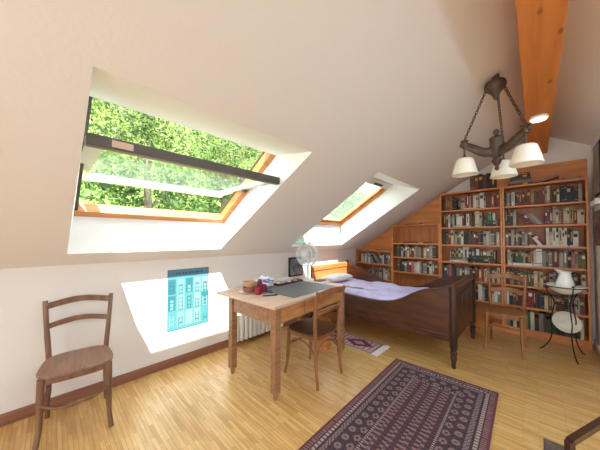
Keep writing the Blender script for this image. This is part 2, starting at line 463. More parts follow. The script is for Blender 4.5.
OB = op(IB, 0, D2); LW = (op(OT2x, 0, D2) - OB).length
y0, y1 = sky[1][2], sky[1][3]
m = MB()
wbox(m, -.02, .055, y0 - .02, y1 + .02, 0, .085); wbox(m, LW, LW + .07, y0 - .02, y1 + .02, 0, .085)
wbox(m, .055, LW, y0 - .02, y0 + .035, 0, .085); wbox(m, .055, LW, y1 - .035, y1 + .02, 0, .085)
obj('window_frame', m, M_pine, w2, smooth=False, bevel=.004)
m = MB(); wframe(m, y0 + .04, y1 - .04, .07, .03, .08, .04, LW - .04); s2 = obj('sash', m, M_pine, w2, smooth=False, bevel=.004)
m = MB(); wbox(m, .1, LW - .1, y0 + .1, y1 - .1, .05, .056); obj('pane', m, M_glass2, s2, smooth=False)
m = MB(); wbox(m, LW - .105, LW - .002, y0 + .03, y1 - .03, -.02, .03); vb = obj('ventilation_bar', m, mat('pale_bar', (226, 224, 218), .5), w2, smooth=False, bevel=.004)
m = MB(); wbox(m, LW - .085, LW - .05, 3.18, 3.42, -.028, -.019); obj('handle', m, M_sash, vb, smooth=False)
obj('catch', wbox(MB(), .03, .055, 2.85, 2.9, -.015, .002), M_alu, w2, smooth=False)

# ------------------------------------------------------------------ outside: wooded hillside
rnd = random.Random(7)
def leaf_mesh(name, pts, size, mats):
    vs, fs, mi = [], [], []
    for p in pts:
        d = Vector((rnd.gauss(0, 1), rnd.gauss(0, 1), rnd.gauss(0, 1) + .6)).normalized()
        a = d.orthogonal().normalized(); a.rotate(Matrix.Rotation(rnd.random() * 6.28, 3, d)); b = d.cross(a)
        s = size * rnd.uniform(.6, 1.3); k = len(vs)
        vs += [p + a * s, p + b * s * .5 + d * s * .1, p - a * s, p - b * s * .5 + d * s * .1]
        fs.append((k, k + 1, k + 2, k + 3)); mi.append(rnd.randrange(len(mats)))
    me = bpy.data.meshes.new(name); me.from_pydata([tuple(v) for v in vs], [], fs)
    for mt in mats: me.materials.append(mt)
    me.polygons.foreach_set('material_index', mi)
    return me
L1 = leafmat('leaf_bright', (100, 120, 54), (158, 170, 92)); L2 = leafmat('leaf_mid', (70, 94, 44), (118, 138, 70)); L3 = leafmat('leaf_deep', (36, 58, 28), (70, 94, 46))
M_bark = mat('bark', (120, 104, 84), .9, var=.25, scale=6)
def hz(x, y): return -2.6 + (-5 - x) * .72 + .5 * math.sin(y * .4)
m = MB()
gx = [-5 - 1.5 * i for i in range(20)]; gy = [-22 + 3 * i for i in range(22)]
V = [[m.bm.verts.new((x, y, hz(x, y))) for y in gy] for x in gx]
for i in range(19):
    for j in range(21): m.face([V[i][j], V[i][j + 1], V[i + 1][j + 1], V[i + 1][j]])
o = struct('hillside', m, mat('hillside_grass', (92, 124, 50), .9, var=.3, scale=1.5))
pts = []
for i in range(38000):
    x = -rnd.uniform(7.5, 31); y = rnd.uniform(-12, 34)
    pts.append(Vector((x, y, hz(x, y) + rnd.random() ** 1.6 * 3.2)))
o = bpy.data.objects.new('hillside_shrubbery', leaf_mesh('hillside_shrubbery', pts, .135, [L1, L2, L3])); COL.objects.link(o)
o['kind'] = 'stuff'; o['label'] = 'dense green shrubbery covering the hillside outside the skylights'; o['category'] = 'shrubbery'
spots = [(-9.5, -1.5, 5.2, 2.2), (-9.0, 2.2, 4.6, 1.9), (-10.5, 5.6, 5.6, 2.3), (-13.5, .6, 6.5, 2.7), (-14.5, 8.5, 6.5, 2.8), (-9.5, 9.4, 5.2, 2.2), (-8.5, 13.5, 5, 2.2)]
for x, y, h, r in spots:
    t = thing('tree', 'leafy green tree on the slope outside the skylights', 'tree', (x, y, hz(x, y)), rnd.random() * 6, 'trees outside the skylights')
    tr = MB(); tr.tube([(0, 0, -.3), (.05, 0, h * .3), (-.1, .1, h * .6), (0, 0, h * .9)], [.16, .13, .09, .03], 8)
    for k in range(5):
        a = rnd.random() * 6.28; z0 = h * rnd.uniform(.3, .6)
        tr.tube([(0, 0, z0), (math.cos(a) * r * .4, math.sin(a) * r * .4, z0 + .5), (math.cos(a) * r * .75, math.sin(a) * r * .75, z0 + 1.3)], [.06, .04, .015], 6)
    obj('trunk', tr, M_bark, t)
    blobs = []
    for k in range(26):
        a = rnd.random() * 6.28; e = rnd.uniform(-1, 1); q = r * rnd.uniform(.35, .85)
        blobs.append((Vector((math.cos(a) * q * math.sqrt(1 - e * e), math.sin(a) * q * math.sqrt(1 - e * e), h * .62 + e * h * .38)), r * rnd.uniform(.25, .42)))
    lp = []
    for bc, br in blobs:
        for k in range(400):
            d = Vector((rnd.gauss(0, 1), rnd.gauss(0, 1), rnd.gauss(0, 1))).normalized()
            lp.append(bc + d * br * rnd.uniform(.6, 1.05))
    o = bpy.data.objects.new('foliage', leaf_mesh('foliage', lp, .062, [L1, L1, L2, L3])); COL.objects.link(o); o.parent = t

# ------------------------------------------------------------------ bookcases
CY0, CY1 = 4.50, YB - .02
SHT = .024
def bookcase(label, x0, x1, h, shelves):
    t = thing('bookcase', label, 'bookcase', ((x0 + x1) / 2, CY0, 0))
    hw = (x1 - x0) / 2; dep = CY1 - CY0
    for s in (-1, 1):
        a, b = (-hw, -hw + .022) if s < 0 else (hw - .022, hw)
        obj('side_panel', MB().bb(a, b, 0, dep, 0, h), M_case, t, smooth=False, bevel=.002)
    obj('top_board', MB().bb(-hw + .022, hw - .022, 0, dep, h - SHT, h), M_case, t, smooth=False, bevel=.002)
    for z in shelves: obj('shelf', MB().bb(-hw + .022, hw - .022, .004, dep - .01, z - SHT, z), M_case, t, smooth=False, bevel=.002)
    obj('back_panel', MB().bb(-hw + .022, hw - .022, dep - .01, dep, .06, h - SHT), M_caseback, t, smooth=False)
    obj('plinth', MB().bb(-hw + .022, hw - .022, .02, .04, 0, .07), M_case, t, smooth=False)
    return t
SH = [.095, .395, .68, .955, 1.225, 1.505, 1.78]
bookcase('low wooden bookcase under the slope at the head of the bed', -2.715, -1.955, 1.09, [.095, .53, .825])
bookcase('medium-height wooden bookcase between the low one and the tall pair', -1.95, -1.14, 1.575, [.095, .42, .715, .985, 1.24])
bookcase('tall wooden bookcase behind the foot of the bed', -1.135, -.338, 2.065, SH)
bookcase('tall wooden bookcase behind the iron washstand, beside the white wall', -.333, .465, 2.065, SH)

PAL = {'dk': ((44, 36, 34), 'black'), 'br': ((104, 66, 44), 'brown'), 'rb': ((120, 52, 36), 'red-brown'), 'or': ((176, 98, 52), 'orange-brown'), 'rd': ((150, 40, 38), 'red'),
       'dr': ((98, 30, 32), 'dark red'), 'cr': ((214, 196, 160), 'cream'), 'wh': ((228, 222, 208), 'white'), 'gy': ((136, 128, 118), 'grey'), 'lg': ((176, 168, 152), 'light grey'),
       'gr': ((58, 84, 58), 'green'), 'ol': ((112, 104, 58), 'olive'), 'bl': ((58, 72, 100), 'blue'), 'nv': ((38, 46, 66), 'navy'), 'pu': ((112, 44, 72), 'purple'), 'pk': ((178, 108, 112), 'pink'), 'tn': ((178, 142, 98), 'tan'), 'tl': ((70, 160, 120), 'mint green')}
M_page = mat('book_pages', (222, 208, 180), .8)
M_gold = mat('spine_gilt', (186, 150, 84), .5); M_dark = mat('spine_dark', (40, 34, 34), .6); M_pale = mat('spine_pale', (226, 218, 200), .6)
def bmat(k): return mat('cover_' + PAL[k][1].replace(' ', '_').replace('-', '_'), tuple(int(q * .88) for q in PAL[k][0]), .55, var=.10, scale=9)
ORD = ['first', 'second', 'third', 'fourth', 'fifth', 'sixth', 'seventh', 'eighth', 'ninth', 'tenth', 'eleventh', 'twelfth', '13th', '14th', '15th', '16th', '17th', '18th', '19th', '20th', '21st', '22nd', '23rd', '24th', '25th', '26th', '27th', '28th', '29th', '30th']
brn = random.Random(21)
nbooks = 0
def book_geo(mb, w_, d, h, k, off=Vector((0, 0, 0)), M=None):
    def B(x0, x1, y0, y1, z0, z1, mi):
        mb.mi = mi
        c = Vector(((x0 + x1) / 2, (y0 + y1) / 2, (z0 + z1) / 2))
        mb.box((M @ c if M else c) + off, (x1 - x0, y1 - y0, z1 - z0), M)
    B(0, .0025, .0025, d, 0, h, 0); B(w_ - .0025, w_, .0025, d, 0, h, 0); B(0, w_, 0, .0025, 0, h, 0)
    B(.0025, w_ - .0025, .0025, d - .004, .003, h - .004, 1)
    r = brn.random()
    if r < .35: B(w_ * .12, w_ * .88, -.0006, .0002, h * .62, h * .82, 2)
    elif r < .6: B(.001, w_ - .001, -.0006, .0002, h * .84, h * .87, 2); B(.001, w_ - .001, -.0006, .0002, h * .14, h * .17, 2)
    elif r < .75: B(w_ * .35, w_ * .65, -.0006, .0002, h * .3, h * .85, 2)
def add_book(x, y, z, w_, d, h, k, label, group, lean=0, yaw=0, flat=False):
    global nbooks
    mb = MB(); book_geo(mb, w_, d, h, k)
    title = M_gold if k in ('dr', 'rb', 'br', 'gr', 'nv', 'dk') else (M_dark if k in ('cr', 'wh', 'lg', 'tn', 'pk', 'tl') else M_pale)
    o = obj('book', mb, [bmat(k), M_page, title], smooth=False)
    o.location = (x, y, z)
    if flat: o.rotation_euler = (0, rad(90), yaw)
    else: o.rotation_euler = (0, -lean, yaw)
    tag(o, label, 'book', group); nbooks += 1
    return o
def shelf_books(bay, shelf, x0, x1, z, clear, seq, dmax=.15, yback=0, wmul=1.0, group=None):
    """seq: codes; 'k/' leans left; '_' small gap; fills x0..x1 by scaling the widths"""
    items = []
    for c in seq.split():
        if c[0] == '_': items.append(('gap', float(c[1:] or 3) / 100, 0, 0)); continue
        lean = '/' in c; tall = '+' in c; wide = 'w' in c[2:]; k = c[:2]
        wi = brn.uniform(.022, .044) * (1.8 if wide else 1) * wmul
        h = min(clear - .015, (.235 if tall else brn.uniform(.165, .22)))
        items.append((k, wi, h, lean))
    tot = sum(i[1] for i in items)
    nl = sum(1 for i in items if i[3]); extra = .12 if nl else 0
    f = min((x1 - x0 - extra) / (tot + .2 * sum(i[1] for i in items if i[3])), 1.35)
    x = x0; n = 0; prev_lean = False
    for k, wi, h, lean in items:
        if k == 'gap': x += wi * f; continue
        wi *= f
        th = rad(33) if lean else 0
        if lean and not prev_lean: x += h * math.sin(th) + .004
        if x + wi > x1 + .004: break
        n += 1
        lab = f"{PAL[k][1]} {'leaning book' if lean else 'upright book'}, {ORD[n - 1]} from left on {shelf} of {bay}"
        add_book(x, CY0 + .012 + yback + brn.uniform(0, .014), z + .001, wi - .0015, dmax * brn.uniform(.86, 1), h, k, lab, group or f'books on {shelf} of {bay}', th)
        x += wi / math.cos(th) if lean else wi
        if prev_lean and not lean: x += 0
        prev_lean = lean
    return x
TR, TL, MID, LOW = 'the rightmost tall bookcase', 'the left tall bookcase', 'the medium bookcase', 'the low bookcase'
XD0, XD1, XC0, XC1, XB0, XB1, XA0, XA1 = -.305, .435, -1.105, -.37, -1.92, -1.17, -2.66, -1.985
# right tall bookcase
shelf_books(TR, 'the top shelf', XD0, XD1 - .02, 1.78, .26, 'dk gy br wh dk br rb rb dr rb tn gr br rb br tn cr+ _4 dk cr dk dk nv dk dk dk lg')
shelf_books(TR, 'the second shelf', XD0, XD1, 1.505, .25, 'dk+ dk dk lgw dr/ pu/ pk/ lg/ gy/ pu pu rd lg+ cr tn rb cr cr tn br cr cr')
shelf_books(TR, 'the third shelf', XD0, XD1 - .05, 1.225, .255, 'gy dk lg dk gy br dk gy lg wh/ rd/ wh+ cr wh+ wh cr+ wh wh+ dk dk whw')
shelf_books(TR, 'the fourth shelf', XD0, XD1, .955, .245, 'dk cr tn dk gr gr gr tn dk rb tn cr wh+w gy dk gy dr+w lg gy dk pk tn ol ol')
shelf_books(TR, 'the fifth shelf', XD0, XD1, .68, .25, 'dk tn dk ol ol gr gr br cr tn cr rb dr lg gy dk br tn gy br dk cr', wmul=1.15)
shelf_books(TR, 'the sixth shelf', XD0, XD1 - .02, .395, .26, 'wh dk br dk dr+ dr+ dr+ rd+ dr+ dk nv cr br lg br rb dk gy pk lg br', wmul=1.2)
# left tall bookcase
shelf_books(TL, 'the top shelf', XC0 + .02, XC1, 1.78, .26, 'dk br br or+ dk dk _2 dk lg cr rd+ rd+ lg rd wh cr gy wh+w lg br rb or dr rb')
shelf_books(TL, 'the second shelf', XC0 + .02, XC1 - .2, 1.505, .25, 'dk br wh dk lg dk wh wh br dk wh rb dk cr+w lg')
shelf_books(TL, 'the third shelf', XC0, XC1, 1.225, .255, 'dk dk rb rb cr+ gy lg br gy wh dk dk gr br rd dk br dk lg cr lg gy gr cr')
shelf_books(TL, 'the fifth shelf', XC0, XC1, .68, .25, 'dk bl rb pk br dk gy cr dk wh lg nv dk rb or rd cr tn dk wh br cr', wmul=1.15)
shelf_books(TL, 'the fourth shelf', XC0 + .08, XC1 - .05, .955, .245, 'gy br tn br cr gy wh+w dk gy br wh br gy cr lg br', dmax=.085, yback=.10)
shelf_books(TL, 'the sixth shelf', -.66, XC1, .395, .26, 'dk wh+w lg dk dk br cr wh gy', wmul=1.2)
# medium and low bookcases
shelf_books(MID, 'the upper filled shelf', XB0 + .06, XB1, .985, .235, 'gr dk lg dk gy cr br rd lg gy tn br cr gy lg br dk')
shelf_books(MID, 'the lower filled shelf', XB0 + .06, XB1, .715, .235, 'gr dk dk gy br rd pk cr wh lg br gy dk cr gy br')
shelf_books(LOW, 'the top shelf', XA0 + .05, XA1, .825, .235, 'cr lg lg wh gy lg wh dk/ bl/ lg/ bl gy wh bl dk bl gy gy', dmax=.14)
shelf_books(LOW, 'the second shelf', XA0 + .2, XA1, .53, .25, 'gy pk lg br pk gy lg br cr wh lg')
# lowest row, mostly hidden: one object
m = MB(); 
for xa, xb in ((-.30, .43),):
    x = xa; k = 0
    while x < xb - .03:
        wi = brn.uniform(.024, .045); m.mi = brn.randrange(5); m.bb(x, x + wi - .002, CY0 + .02, CY0 + .16, .096, .096 + brn.uniform(.17, .24)); x += wi
o = obj('book_row', m, [bmat('dk'), bmat('br'), bmat('gy'), bmat('cr'), bmat('gr')], smooth=False)
o['kind'] = 'stuff'; o['label'] = 'books packed along the lowest shelf behind the washstand feet'; o['category'] = 'books'
# flat books and small piles
def flat_book(x, y, z, length, width, thick, k, label, group=None, yaw=0.0, tilt=0.0):
    """lying book: length along x, spine to the front"""
    mb = MB(); book_geo(mb, thick, width, length, k)
    o = obj('book', mb, [bmat(k), M_page, M_dark if k in ('cr', 'wh', 'lg', 'tn') else M_gold], smooth=False)
    Mx = Matrix.Translation((x, y, z)) @ Matrix.Rotation(yaw, 4, 'Z') @ Matrix.Rotation(rad(90) + tilt, 4, 'Y') @ Matrix.Translation((-thick, 0, 0))
    o.matrix_world = Mx
    return tag(o, label, 'book', group)
flat_book(-.80, CY0 + .0, 1.781, .26, .012, .014, 'wh', 'white thin book lying along the front edge of top shelf, left tall bookcase')
flat_book(-.93, CY0 + .0, 1.506, .22, .012, .018, 'cr', 'cream book lying along front edge of second shelf, left tall bookcase')
zz = 1.506
for i, (k, th, ll, lab) in enumerate((('dk', .03, .2, 'black book at the bottom of the flat pile below the mint green book'), ('gr', .028, .2, 'green flat book in the middle of the pile on second shelf'), ('gr', .024, .18, 'green top book of the flat pile on second shelf, left tall bookcase'))):
    flat_book(-.575 + i * .008, CY0 + .02, zz, ll, .15, th, k, lab, 'flat pile on the second shelf'); zz += th + .001
add_book(-.50, CY0 + .05, zz + .001, .035, .12, .115, 'tl', 'mint green small book upright on the flat green pile', 'flat pile on the second shelf')
add_book(-.45, CY0 + .05, zz + .001, .03, .12, .11, 'wh', 'small white book upright on the flat green pile, beside the mint one', 'flat pile on the second shelf')
zz = .956
for i, (k, th, ll) in enumerate((('wh', .02, .24), ('gy', .024, .23), ('gr', .022, .24))):
    flat_book(-1.0 + i * .012, CY0 + .006, zz, ll, .10, th, k, f"{PAL[k][1]} flat book, {('lowest', 'middle', 'topmost')[i]} of left pile on fourth shelf, left tall bookcase", 'left flat pile on the fourth shelf'); zz += th + .001
zz = .956
for i, (k, th, ll) in enumerate((('dk', .03, .27), ('dk', .028, .26), ('gr', .022, .24), ('dk', .022, .25))):
    flat_book(-.72 + i * .008, CY0 + .006, zz, ll, .10, th, k, f"{PAL[k][1]} flat book, {('lowest', 'second lowest', 'third up', 'topmost')[i]} of dark pile on fourth shelf, left tall bookcase", 'dark flat pile on the fourth shelf'); zz += th + .001
flat_book(-.13, CY0 - .0, 1.781, .4, .012, .012, 'dr', 'dark red thin book lying along front edge of top shelf, rightmost bookcase')
flat_book(-.12, CY0 - .0, 1.506, .46, .011, .01, 'rd', 'red thin book lying along front edge of second shelf, rightmost bookcase')
flat_book(-.06, CY0 - .0, 1.226, .42, .011, .014, 'wh', 'white thin book lying along front edge of third shelf, rightmost bookcase')
flat_book(-.285, CY0 + .0, .956, .30, .011, .03, 'wh', 'white book lying along front edge of fourth shelf, rightmost bookcase')
flat_book(-1.75, CY0 + .03, 1.241, .42, .17, .02, 'dk', 'black flat book alone on the upper shelf of the medium bookcase', tilt=rad(0))
flat_book(-1.72, CY0 + .03, 1.576, .3, .15, .014, 'dk', 'black flat book on top of the medium bookcase')
flat_book(-2.3, CY0 + .03, 1.091, .26, .08, .012, 'or', 'orange-brown flat book on top of the low bookcase')
# on top of the tall bookcases
x = -.72
for i, (k, wi, h) in enumerate((('br', .06, .24), ('rb', .05, .23), ('dk', .05, .24), ('br', .045, .22), ('dk', .05, .235), ('dk', .06, .2))):
    add_book(x, CY0 + .05, 2.066, wi - .003, .15, h, k, f'{PAL[k][1]} large old book, {ORD[i]} from left standing on top of left tall bookcase', 'old books standing on the tall bookcase'); x += wi
zz = 2.066
for i, (k, th) in enumerate((('rb', .035), ('gy', .035), ('br', .035), ('dk', .035), ('rb', .03))):
    flat_book(-.27 + .01 * i, CY0 + .05, zz, .25 - .015 * i, .15, th, k, f"{PAL[k][1]} flat book, {('lowest', 'second', 'third', 'fourth', 'topmost')[i]} of the pile on top of rightmost bookcase", 'pile on top of the rightmost bookcase'); zz += th + .001
flat_book(0.0, CY0 + .05, 2.068, .24, .15, .03, 'pk', 'pinkish book lying tilted on top of the rightmost bookcase', tilt=rad(-14))
flat_book(.235, CY0 + .05, 2.066, .2, .15, .04, 'tn', 'tan box-like book lying flat on top of rightmost bookcase')
print('BOOKS', nbooks)

# ------------------------------------------------------------------ bed
bed = thing('bed', 'dark mahogany sleigh bed with scooped sides in front of the bookcases', 'bed', (-1.60, 3.40, 0))
prof = [(-1.0, .88), (-.87, .83), (-.69, .79), (-.45, .70), (-.22, .61), (.03, .572), (.2, .575), (.34, .602), (.47, .665), (.6, .735), (.72, .775), (.85, .80), (.94, .83), (1.0, .84)]
pc = [(p.x, p.z) for p in smoothcurve([(a, 0, b) for a, b in prof], 5)]
pb = []
for u, v in pc:
    t_ = (abs(u)) ** 6
    pb.append((u, .285 + .0 * t_))
proff = [(-1.0, .60), (-.8, .59), (-.55, .575), (-.3, .56), (0, .545), (.2, .548), (.36, .575), (.49, .635), (.6, .705), (.72, .76), (.85, .79), (.94, .825), (1.0, .84)]
pcf = [(p.x, p.z) for p in smoothcurve([(a, 0, b) for a, b in proff], 5)]
for s, nm in ((-1, 'side_board'), (1, 'side_board')):
    yy = s * .515
    pcs = pcf if s < 0 else pc
    pb = [(u, .285) for u, v in pcs]
    sb = obj(nm, MB().band(pcs, pb, lambda u, v, q: Vector((u, yy + (.03 * q - .015), v))), M_mahog, bed, ang=30)
    rail = MB(); rail.tube([(u, yy, v) for u, v in pcs], .022, 8, flat=(.55, 1.1)); obj('top_rail', rail, M_mahog, sb)
    rail = MB(); rail.bb(-.95, .95, yy - .02, yy + .02, .265, .33); obj('bottom_rail', rail, M_mahog, sb, bevel=.006)
fbm = MB(); fbm.bb(.965, .995, -.47, .47, .26, .80); fbo = obj('footboard', fbm, M_mahogd, bed, bevel=.004)
r_ = MB(); r_.tube([(.985, -.51, .815), (.985, .51, .815)], .034, 12); obj('scroll_rail', r_, M_mahog, fbo)
for a, b in ((-.44, -.17), (-.135, .135), (.17, .44)):
    obj('panel', MB().bb(.994, 1.002, a, b, .36, .73), M_mahogd, fbo, bevel=.006)
hbm = MB(); hbm.bb(-.99, -.955, -.5, .5, .26, .80)
hb = obj('headboard', hbm, M_headb, bed, bevel=.004)
obj('top_rail', MB().bb(-.995, -.945, -.5, .5, .795, .885), M_headb, hb, bevel=.012)
def turned_leg(mb, x, y):
    mb.lathe([(0, 0), (.017, 0), (.022, .02), (.019, .05), (.028, .09), (.030, .12), (.024, .13), (.033, .145), (.033, .165), (.025, .175), (.036, .21), (.036, .26), (0, .26)], 16, (x, y, 0))
for x in (-.97, .985):
    for y in (-.515, .515):
        hh = .84 if x > 0 else (.64 if y < 0 else .915); p = MB(); p.tube([(x, y, .255), (x, y, hh - .05), (x, y, hh - .015), (x, y, hh)], [.036, .034, .036, .02], 16)
        po = obj('post', p, M_mahogd, bed)
        l = MB(); turned_leg(l, x, y); obj('turned_leg', l, M_mahogd, po)
obj('mattress', MB().bb(-.94, .955, -.495, .495, .33, .52), mat('mattress_ticking', (214, 206, 206), .9), bed, bevel=.04)
# bedspread
m = MB(); nx, ny = 44, 26
rb = random.Random(3)
def bz(u, v):
    e = min(1, (1 - abs(v)) * 7) ** .5
    return .522 + .075 * e + .012 * math.sin(u * 9 + v * 4) * e + .006 * math.sin(u * 23 - v * 11)
V = [[m.bm.verts.new((-1.6 - .92 + 1.86 * i / nx, 3.4 - .495 + .99 * j / ny, bz(i / nx * 2 - 1, j / ny * 2 - 1))) for j in range(ny + 1)] for i in range(nx + 1)]
for i in range(nx):
    for j in range(ny): m.face([V[i][j], V[i + 1][j], V[i + 1][j + 1], V[i][j + 1]])
M_spread = mat('lavender_cloth', (192, 182, 214), .9, var=.10, scale=5, bump=.2, bscale=30)
tag(obj('bedspread', m, M_spread, ang=180), 'rumpled lavender bedspread covering the mattress of the sleigh bed', 'bedspread')
m = MB()
nn = 18
V = []
for sgn in (1, -1):
    V.append([[m.bm.verts.new((-2.53 + .26 * i / nn, 3.1 + .56 * j / nn, .672 + sgn * .055 * ((1 - abs(2 * i / nn - 1) ** 3) * (1 - abs(2 * j / nn - 1) ** 3)) ** .5)) for j in range(nn + 1)] for i in range(nn + 1)])
for q in (0, 1):
    for i in range(nn):
        for j in range(nn): m.face([V[q][i][j], V[q][i + 1][j], V[q][i + 1][j + 1], V[q][i][j + 1]])
bmesh.ops.remove_doubles(m.bm, verts=m.bm.verts[:], dist=.0005)
tag(obj('pillow', m, mat('pillow_white', (236, 230, 224), .9), ang=180), 'white pillow lying on the bed against the pale headboard', 'pillow')
for i, (x, y, a, lab) in enumerate(((-1.98, 3.0, .5, 'dark strap lying on the bedspread nearest the table'), (-1.82, 3.05, .6, 'dark strap lying on the bedspread, farther from the table'))):
    m = MB().box((0, 0, 0), (.16, .022, .008)); o = obj('strap', m, mat('dark_strap', (52, 46, 72), .7), bevel=.002); o.location = (x, y, .622); o.rotation_euler = (0, 0, a); tag(o, lab, 'strap', 'dark straps on the bed')

# ------------------------------------------------------------------ chairs
def chair(name, label, loc, rz, mw, ms, style):
    """faces +x; origin on the floor under the seat centre"""
    t = thing(name, label, 'chair', loc, rz)
    sw, bw = style.get('front', .195), style.get('back', .165)
    # seat
    out = []
    N = 40
    for i in range(N):
        a = 2 * math.pi * i / N
        cx, sy = math.cos(a), math.sin(a)
        ex = math.copysign(abs(cx) ** .55, cx); ey = math.copysign(abs(sy) ** .55, sy)
        k = (ex + 1) / 2
        out.append((ex * .2 + .0, ey * (bw + .012 + (sw - bw) * k)))
    sm = MB(); sm.prism(out, lambda u, v, s: Vector((u, v, .44 + .02 * s)))
    so = obj('seat', sm, ms, t, bevel=.006)
    rm = MB(); rm.prism([(u * .95, v * .95) for u, v in out], lambda u, v, s: Vector((u, v, .405 + .036 * s))); obj('seat_frame', rm, mw, t)
    for s in (-1, 1):
        l = MB(); l.tube(smoothcurve([(.165, s * (sw - .03), .442), (.17, s * (sw - .028), .28), (.178, s * (sw - .026), .13), (.2, s * (sw - .012), .0)], 4), [.019] * 4 + [.017] * 4 + [.014] * 5, 10)
        obj('leg', l, mw, t)
        ty = bw + style.get('splay', .03)
        b = MB(); b.tube(smoothcurve([(-.215, s * (bw + .005), 0), (-.19, s * bw, .2), (-.185, s * bw, .44), (-.195, s * (bw + (ty - bw) * .5), .65), (-.235, s * ty, .86)], 5), [.014] * 5 + [.017] * 10 + [.015] * 6, 10)
        obj('back_post', b, mw, t)
    def rail(z, hgt, dx, arch=.02, bow=.035):
        yy = bw + (ty - bw) * max(0, (z - .44) / .42) - .008
        xx = -.185 - .05 * max(0, (z - .55) / .31)
        tp, bt = [], []
        for i in range(13):
            q = i / 6 - 1
            kk = arch * (1 - abs(q) ** 3) * (.75 + .25 * math.cos(q * math.pi)); tp.append((q, z + hgt / 2 + kk)); bt.append((q, z - hgt / 2 + kk))
        m_ = MB(); m_.band(tp, bt, lambda u, v, s: Vector((xx - bow * (1 - u * u) + .012 * s, u * yy, v)))
        return m_
    obj('top_rail', rail(.82, style.get('toph', .045), 0, .026), mw, t, bevel=.003)
    obj('middle_rail', rail(style.get('mid', .675), style.get('midh', .04), 0, .024), mw, t, bevel=.003)
    h = MB()
    if style.get('hoop', True):
        h.tube(smoothcurve([(.178, -(sw - .03), .285), (.215, -.1, .262), (.228, 0, .252), (.215, .1, .262), (.178, sw - .03, .285)], 5), .009, 8); obj('stretcher', h, mw, t)
    else:
        h.cyl((.175, -(sw - .03), .3), (.175, sw - .03, .3), .009, seg=8); obj('stretcher', h, mw, t)
    for s in (-1, 1):
        h = MB(); h.tube(smoothcurve([(.168, s * (sw - .03), .27), (.1, s * (sw - .045), .35), (-.08, s * (bw - .0), .36), (-.186, s * bw, .27)], 5) if style.get('brace') else [(.17, s * (sw - .03), .24), (-.187, s * bw, .24)], .0085, 8)
        obj('brace', h, mw, t)
    if style.get('brace'):
        h = MB(); h.tube(smoothcurve([(-.187, -bw, .25), (-.17, -.08, .345), (-.165, 0, .36), (-.17, .08, .345), (-.187, bw, .25)], 5), .0085, 8); obj('brace', h, mw, t)
    return t
chair('bentwood_chair', 'bentwood chair with a plywood seat standing alone against the left wall', (-2.385, .150, 0), rad(-5), M_chair, M_seat, {'front': .198, 'back': .165})
chair('desk_chair', 'brown wooden chair with a dark seat pulled up to the desk', (-1.60, 1.825, 0), rad(181), M_chair2, M_seat2, {'front': .2, 'back': .18, 'brace': True, 'splay': .03, 'mid': .655, 'toph': .06})
chair('side_chair', 'honey wooden chair with its back against the tall bookcases', (-.275, 3.83, 0), rad(-91), M_chair3, M_chair3, {'front': .185, 'back': .16, 'hoop': False, 'splay': .02, 'mid': .655, 'midh': .05, 'toph': .06})

# ------------------------------------------------------------------ table (desk)
tb = thing('desk', 'wooden table with two drawers and a desk mat under the skylights', 'table', (-1.505, 1.255, 0), rad(3.6))
obj('tabletop', MB().bb(-.87, 0, 0, 1.22, .75, .775), M_tabletop, tb, bevel=.004)
lx, ly = (-.655, -.045), (.055, 1.09)
for x in lx:
    for y in ly:
        l = MB().bb(x - .031, x + .031, y - .031, y + .031, .055, .75); lo = obj('leg', l, M_table, tb, bevel=.004)
        f = MB().tube([(x, y, .06), (x, y, .03), (x, y, 0)], [.026, .022, .016], 12); obj('foot', f, M_table, lo)
obj('apron', MB().bb(-.63, -.07, .04, .062, .61, .75), M_table, tb, bevel=.002)
obj('apron', MB().bb(-.63, -.07, 1.084, 1.106, .61, .75), M_table, tb, bevel=.002)
obj('apron', MB().bb(-.675, -.655, .087, 1.07, .61, .75), M_table, tb, bevel=.002)
obj('drawer_rail', MB().bb(-.06, -.03, .087, 1.07, .61, .75), M_table, tb, bevel=.002)
for a, b in ((.10, .40), (.42, 1.06)):
    dr = obj('drawer', MB().bb(-.034, -.022, a, b, .622, .742), wood('drawer_wood', (176, 116, 64), (202, 142, 86), (14, 1.2, 14), 2, .4), tb, bevel=.003)

TZ = .7755
def put(o, x, y, z=TZ, rz=0): o.location = (x, y, z); o.rotation_euler = (0, 0, rz); return o
# grey desk mat
o = put(obj('desk_mat', MB().box((0, 0, .002), (.50, .72, .004)), mat('grey_mat', (108, 108, 110), .55), bevel=.001), -1.88, 1.92, TZ, rad(3.6)); tag(o, 'dark grey rectangular desk mat lying on the table', 'desk mat')
# stacked pottery
def lathe_thing(name, prof, mt, label, cat, x, y, z, group=None, seg=28):
    o = obj(name, MB().lathe(prof, seg), mt); o.location = (x, y, z); return tag(o, label, cat, group)
M_pot = mat('pottery_brown', (132, 84, 66), .5, var=.12, scale=14)
M_pot2 = mat('pottery_tan', (186, 140, 108), .5, var=.1, scale=14)
bx, by = -2.10, 1.42
lathe_thing('plate', [(0, 0), (.06, 0), (.105, .012), (.107, .016), (.06, .006), (0, .006)], mat('plate_pale', (226, 212, 200), .4), 'pale plate under the stacked brown bowls on the table', 'plate', bx, by, TZ)
bowl = [(0, 0), (.05, 0), (.066, .02), (.07, .052), (.066, .052), (.06, .022), (.04, .008), (0, .008)]
lathe_thing('bowl', bowl, M_pot, 'dark brown lower bowl of the stack on the pale plate', 'bowl', bx, by, TZ + .0065)
lathe_thing('bowl', [(r * 1.02, z) for r, z in bowl], M_pot2, 'tan upper bowl of the stack on the pale plate', 'bowl', bx, by, TZ + .0065 + .0525)
M_red = mat('red_glaze', (136, 36, 52), .35)
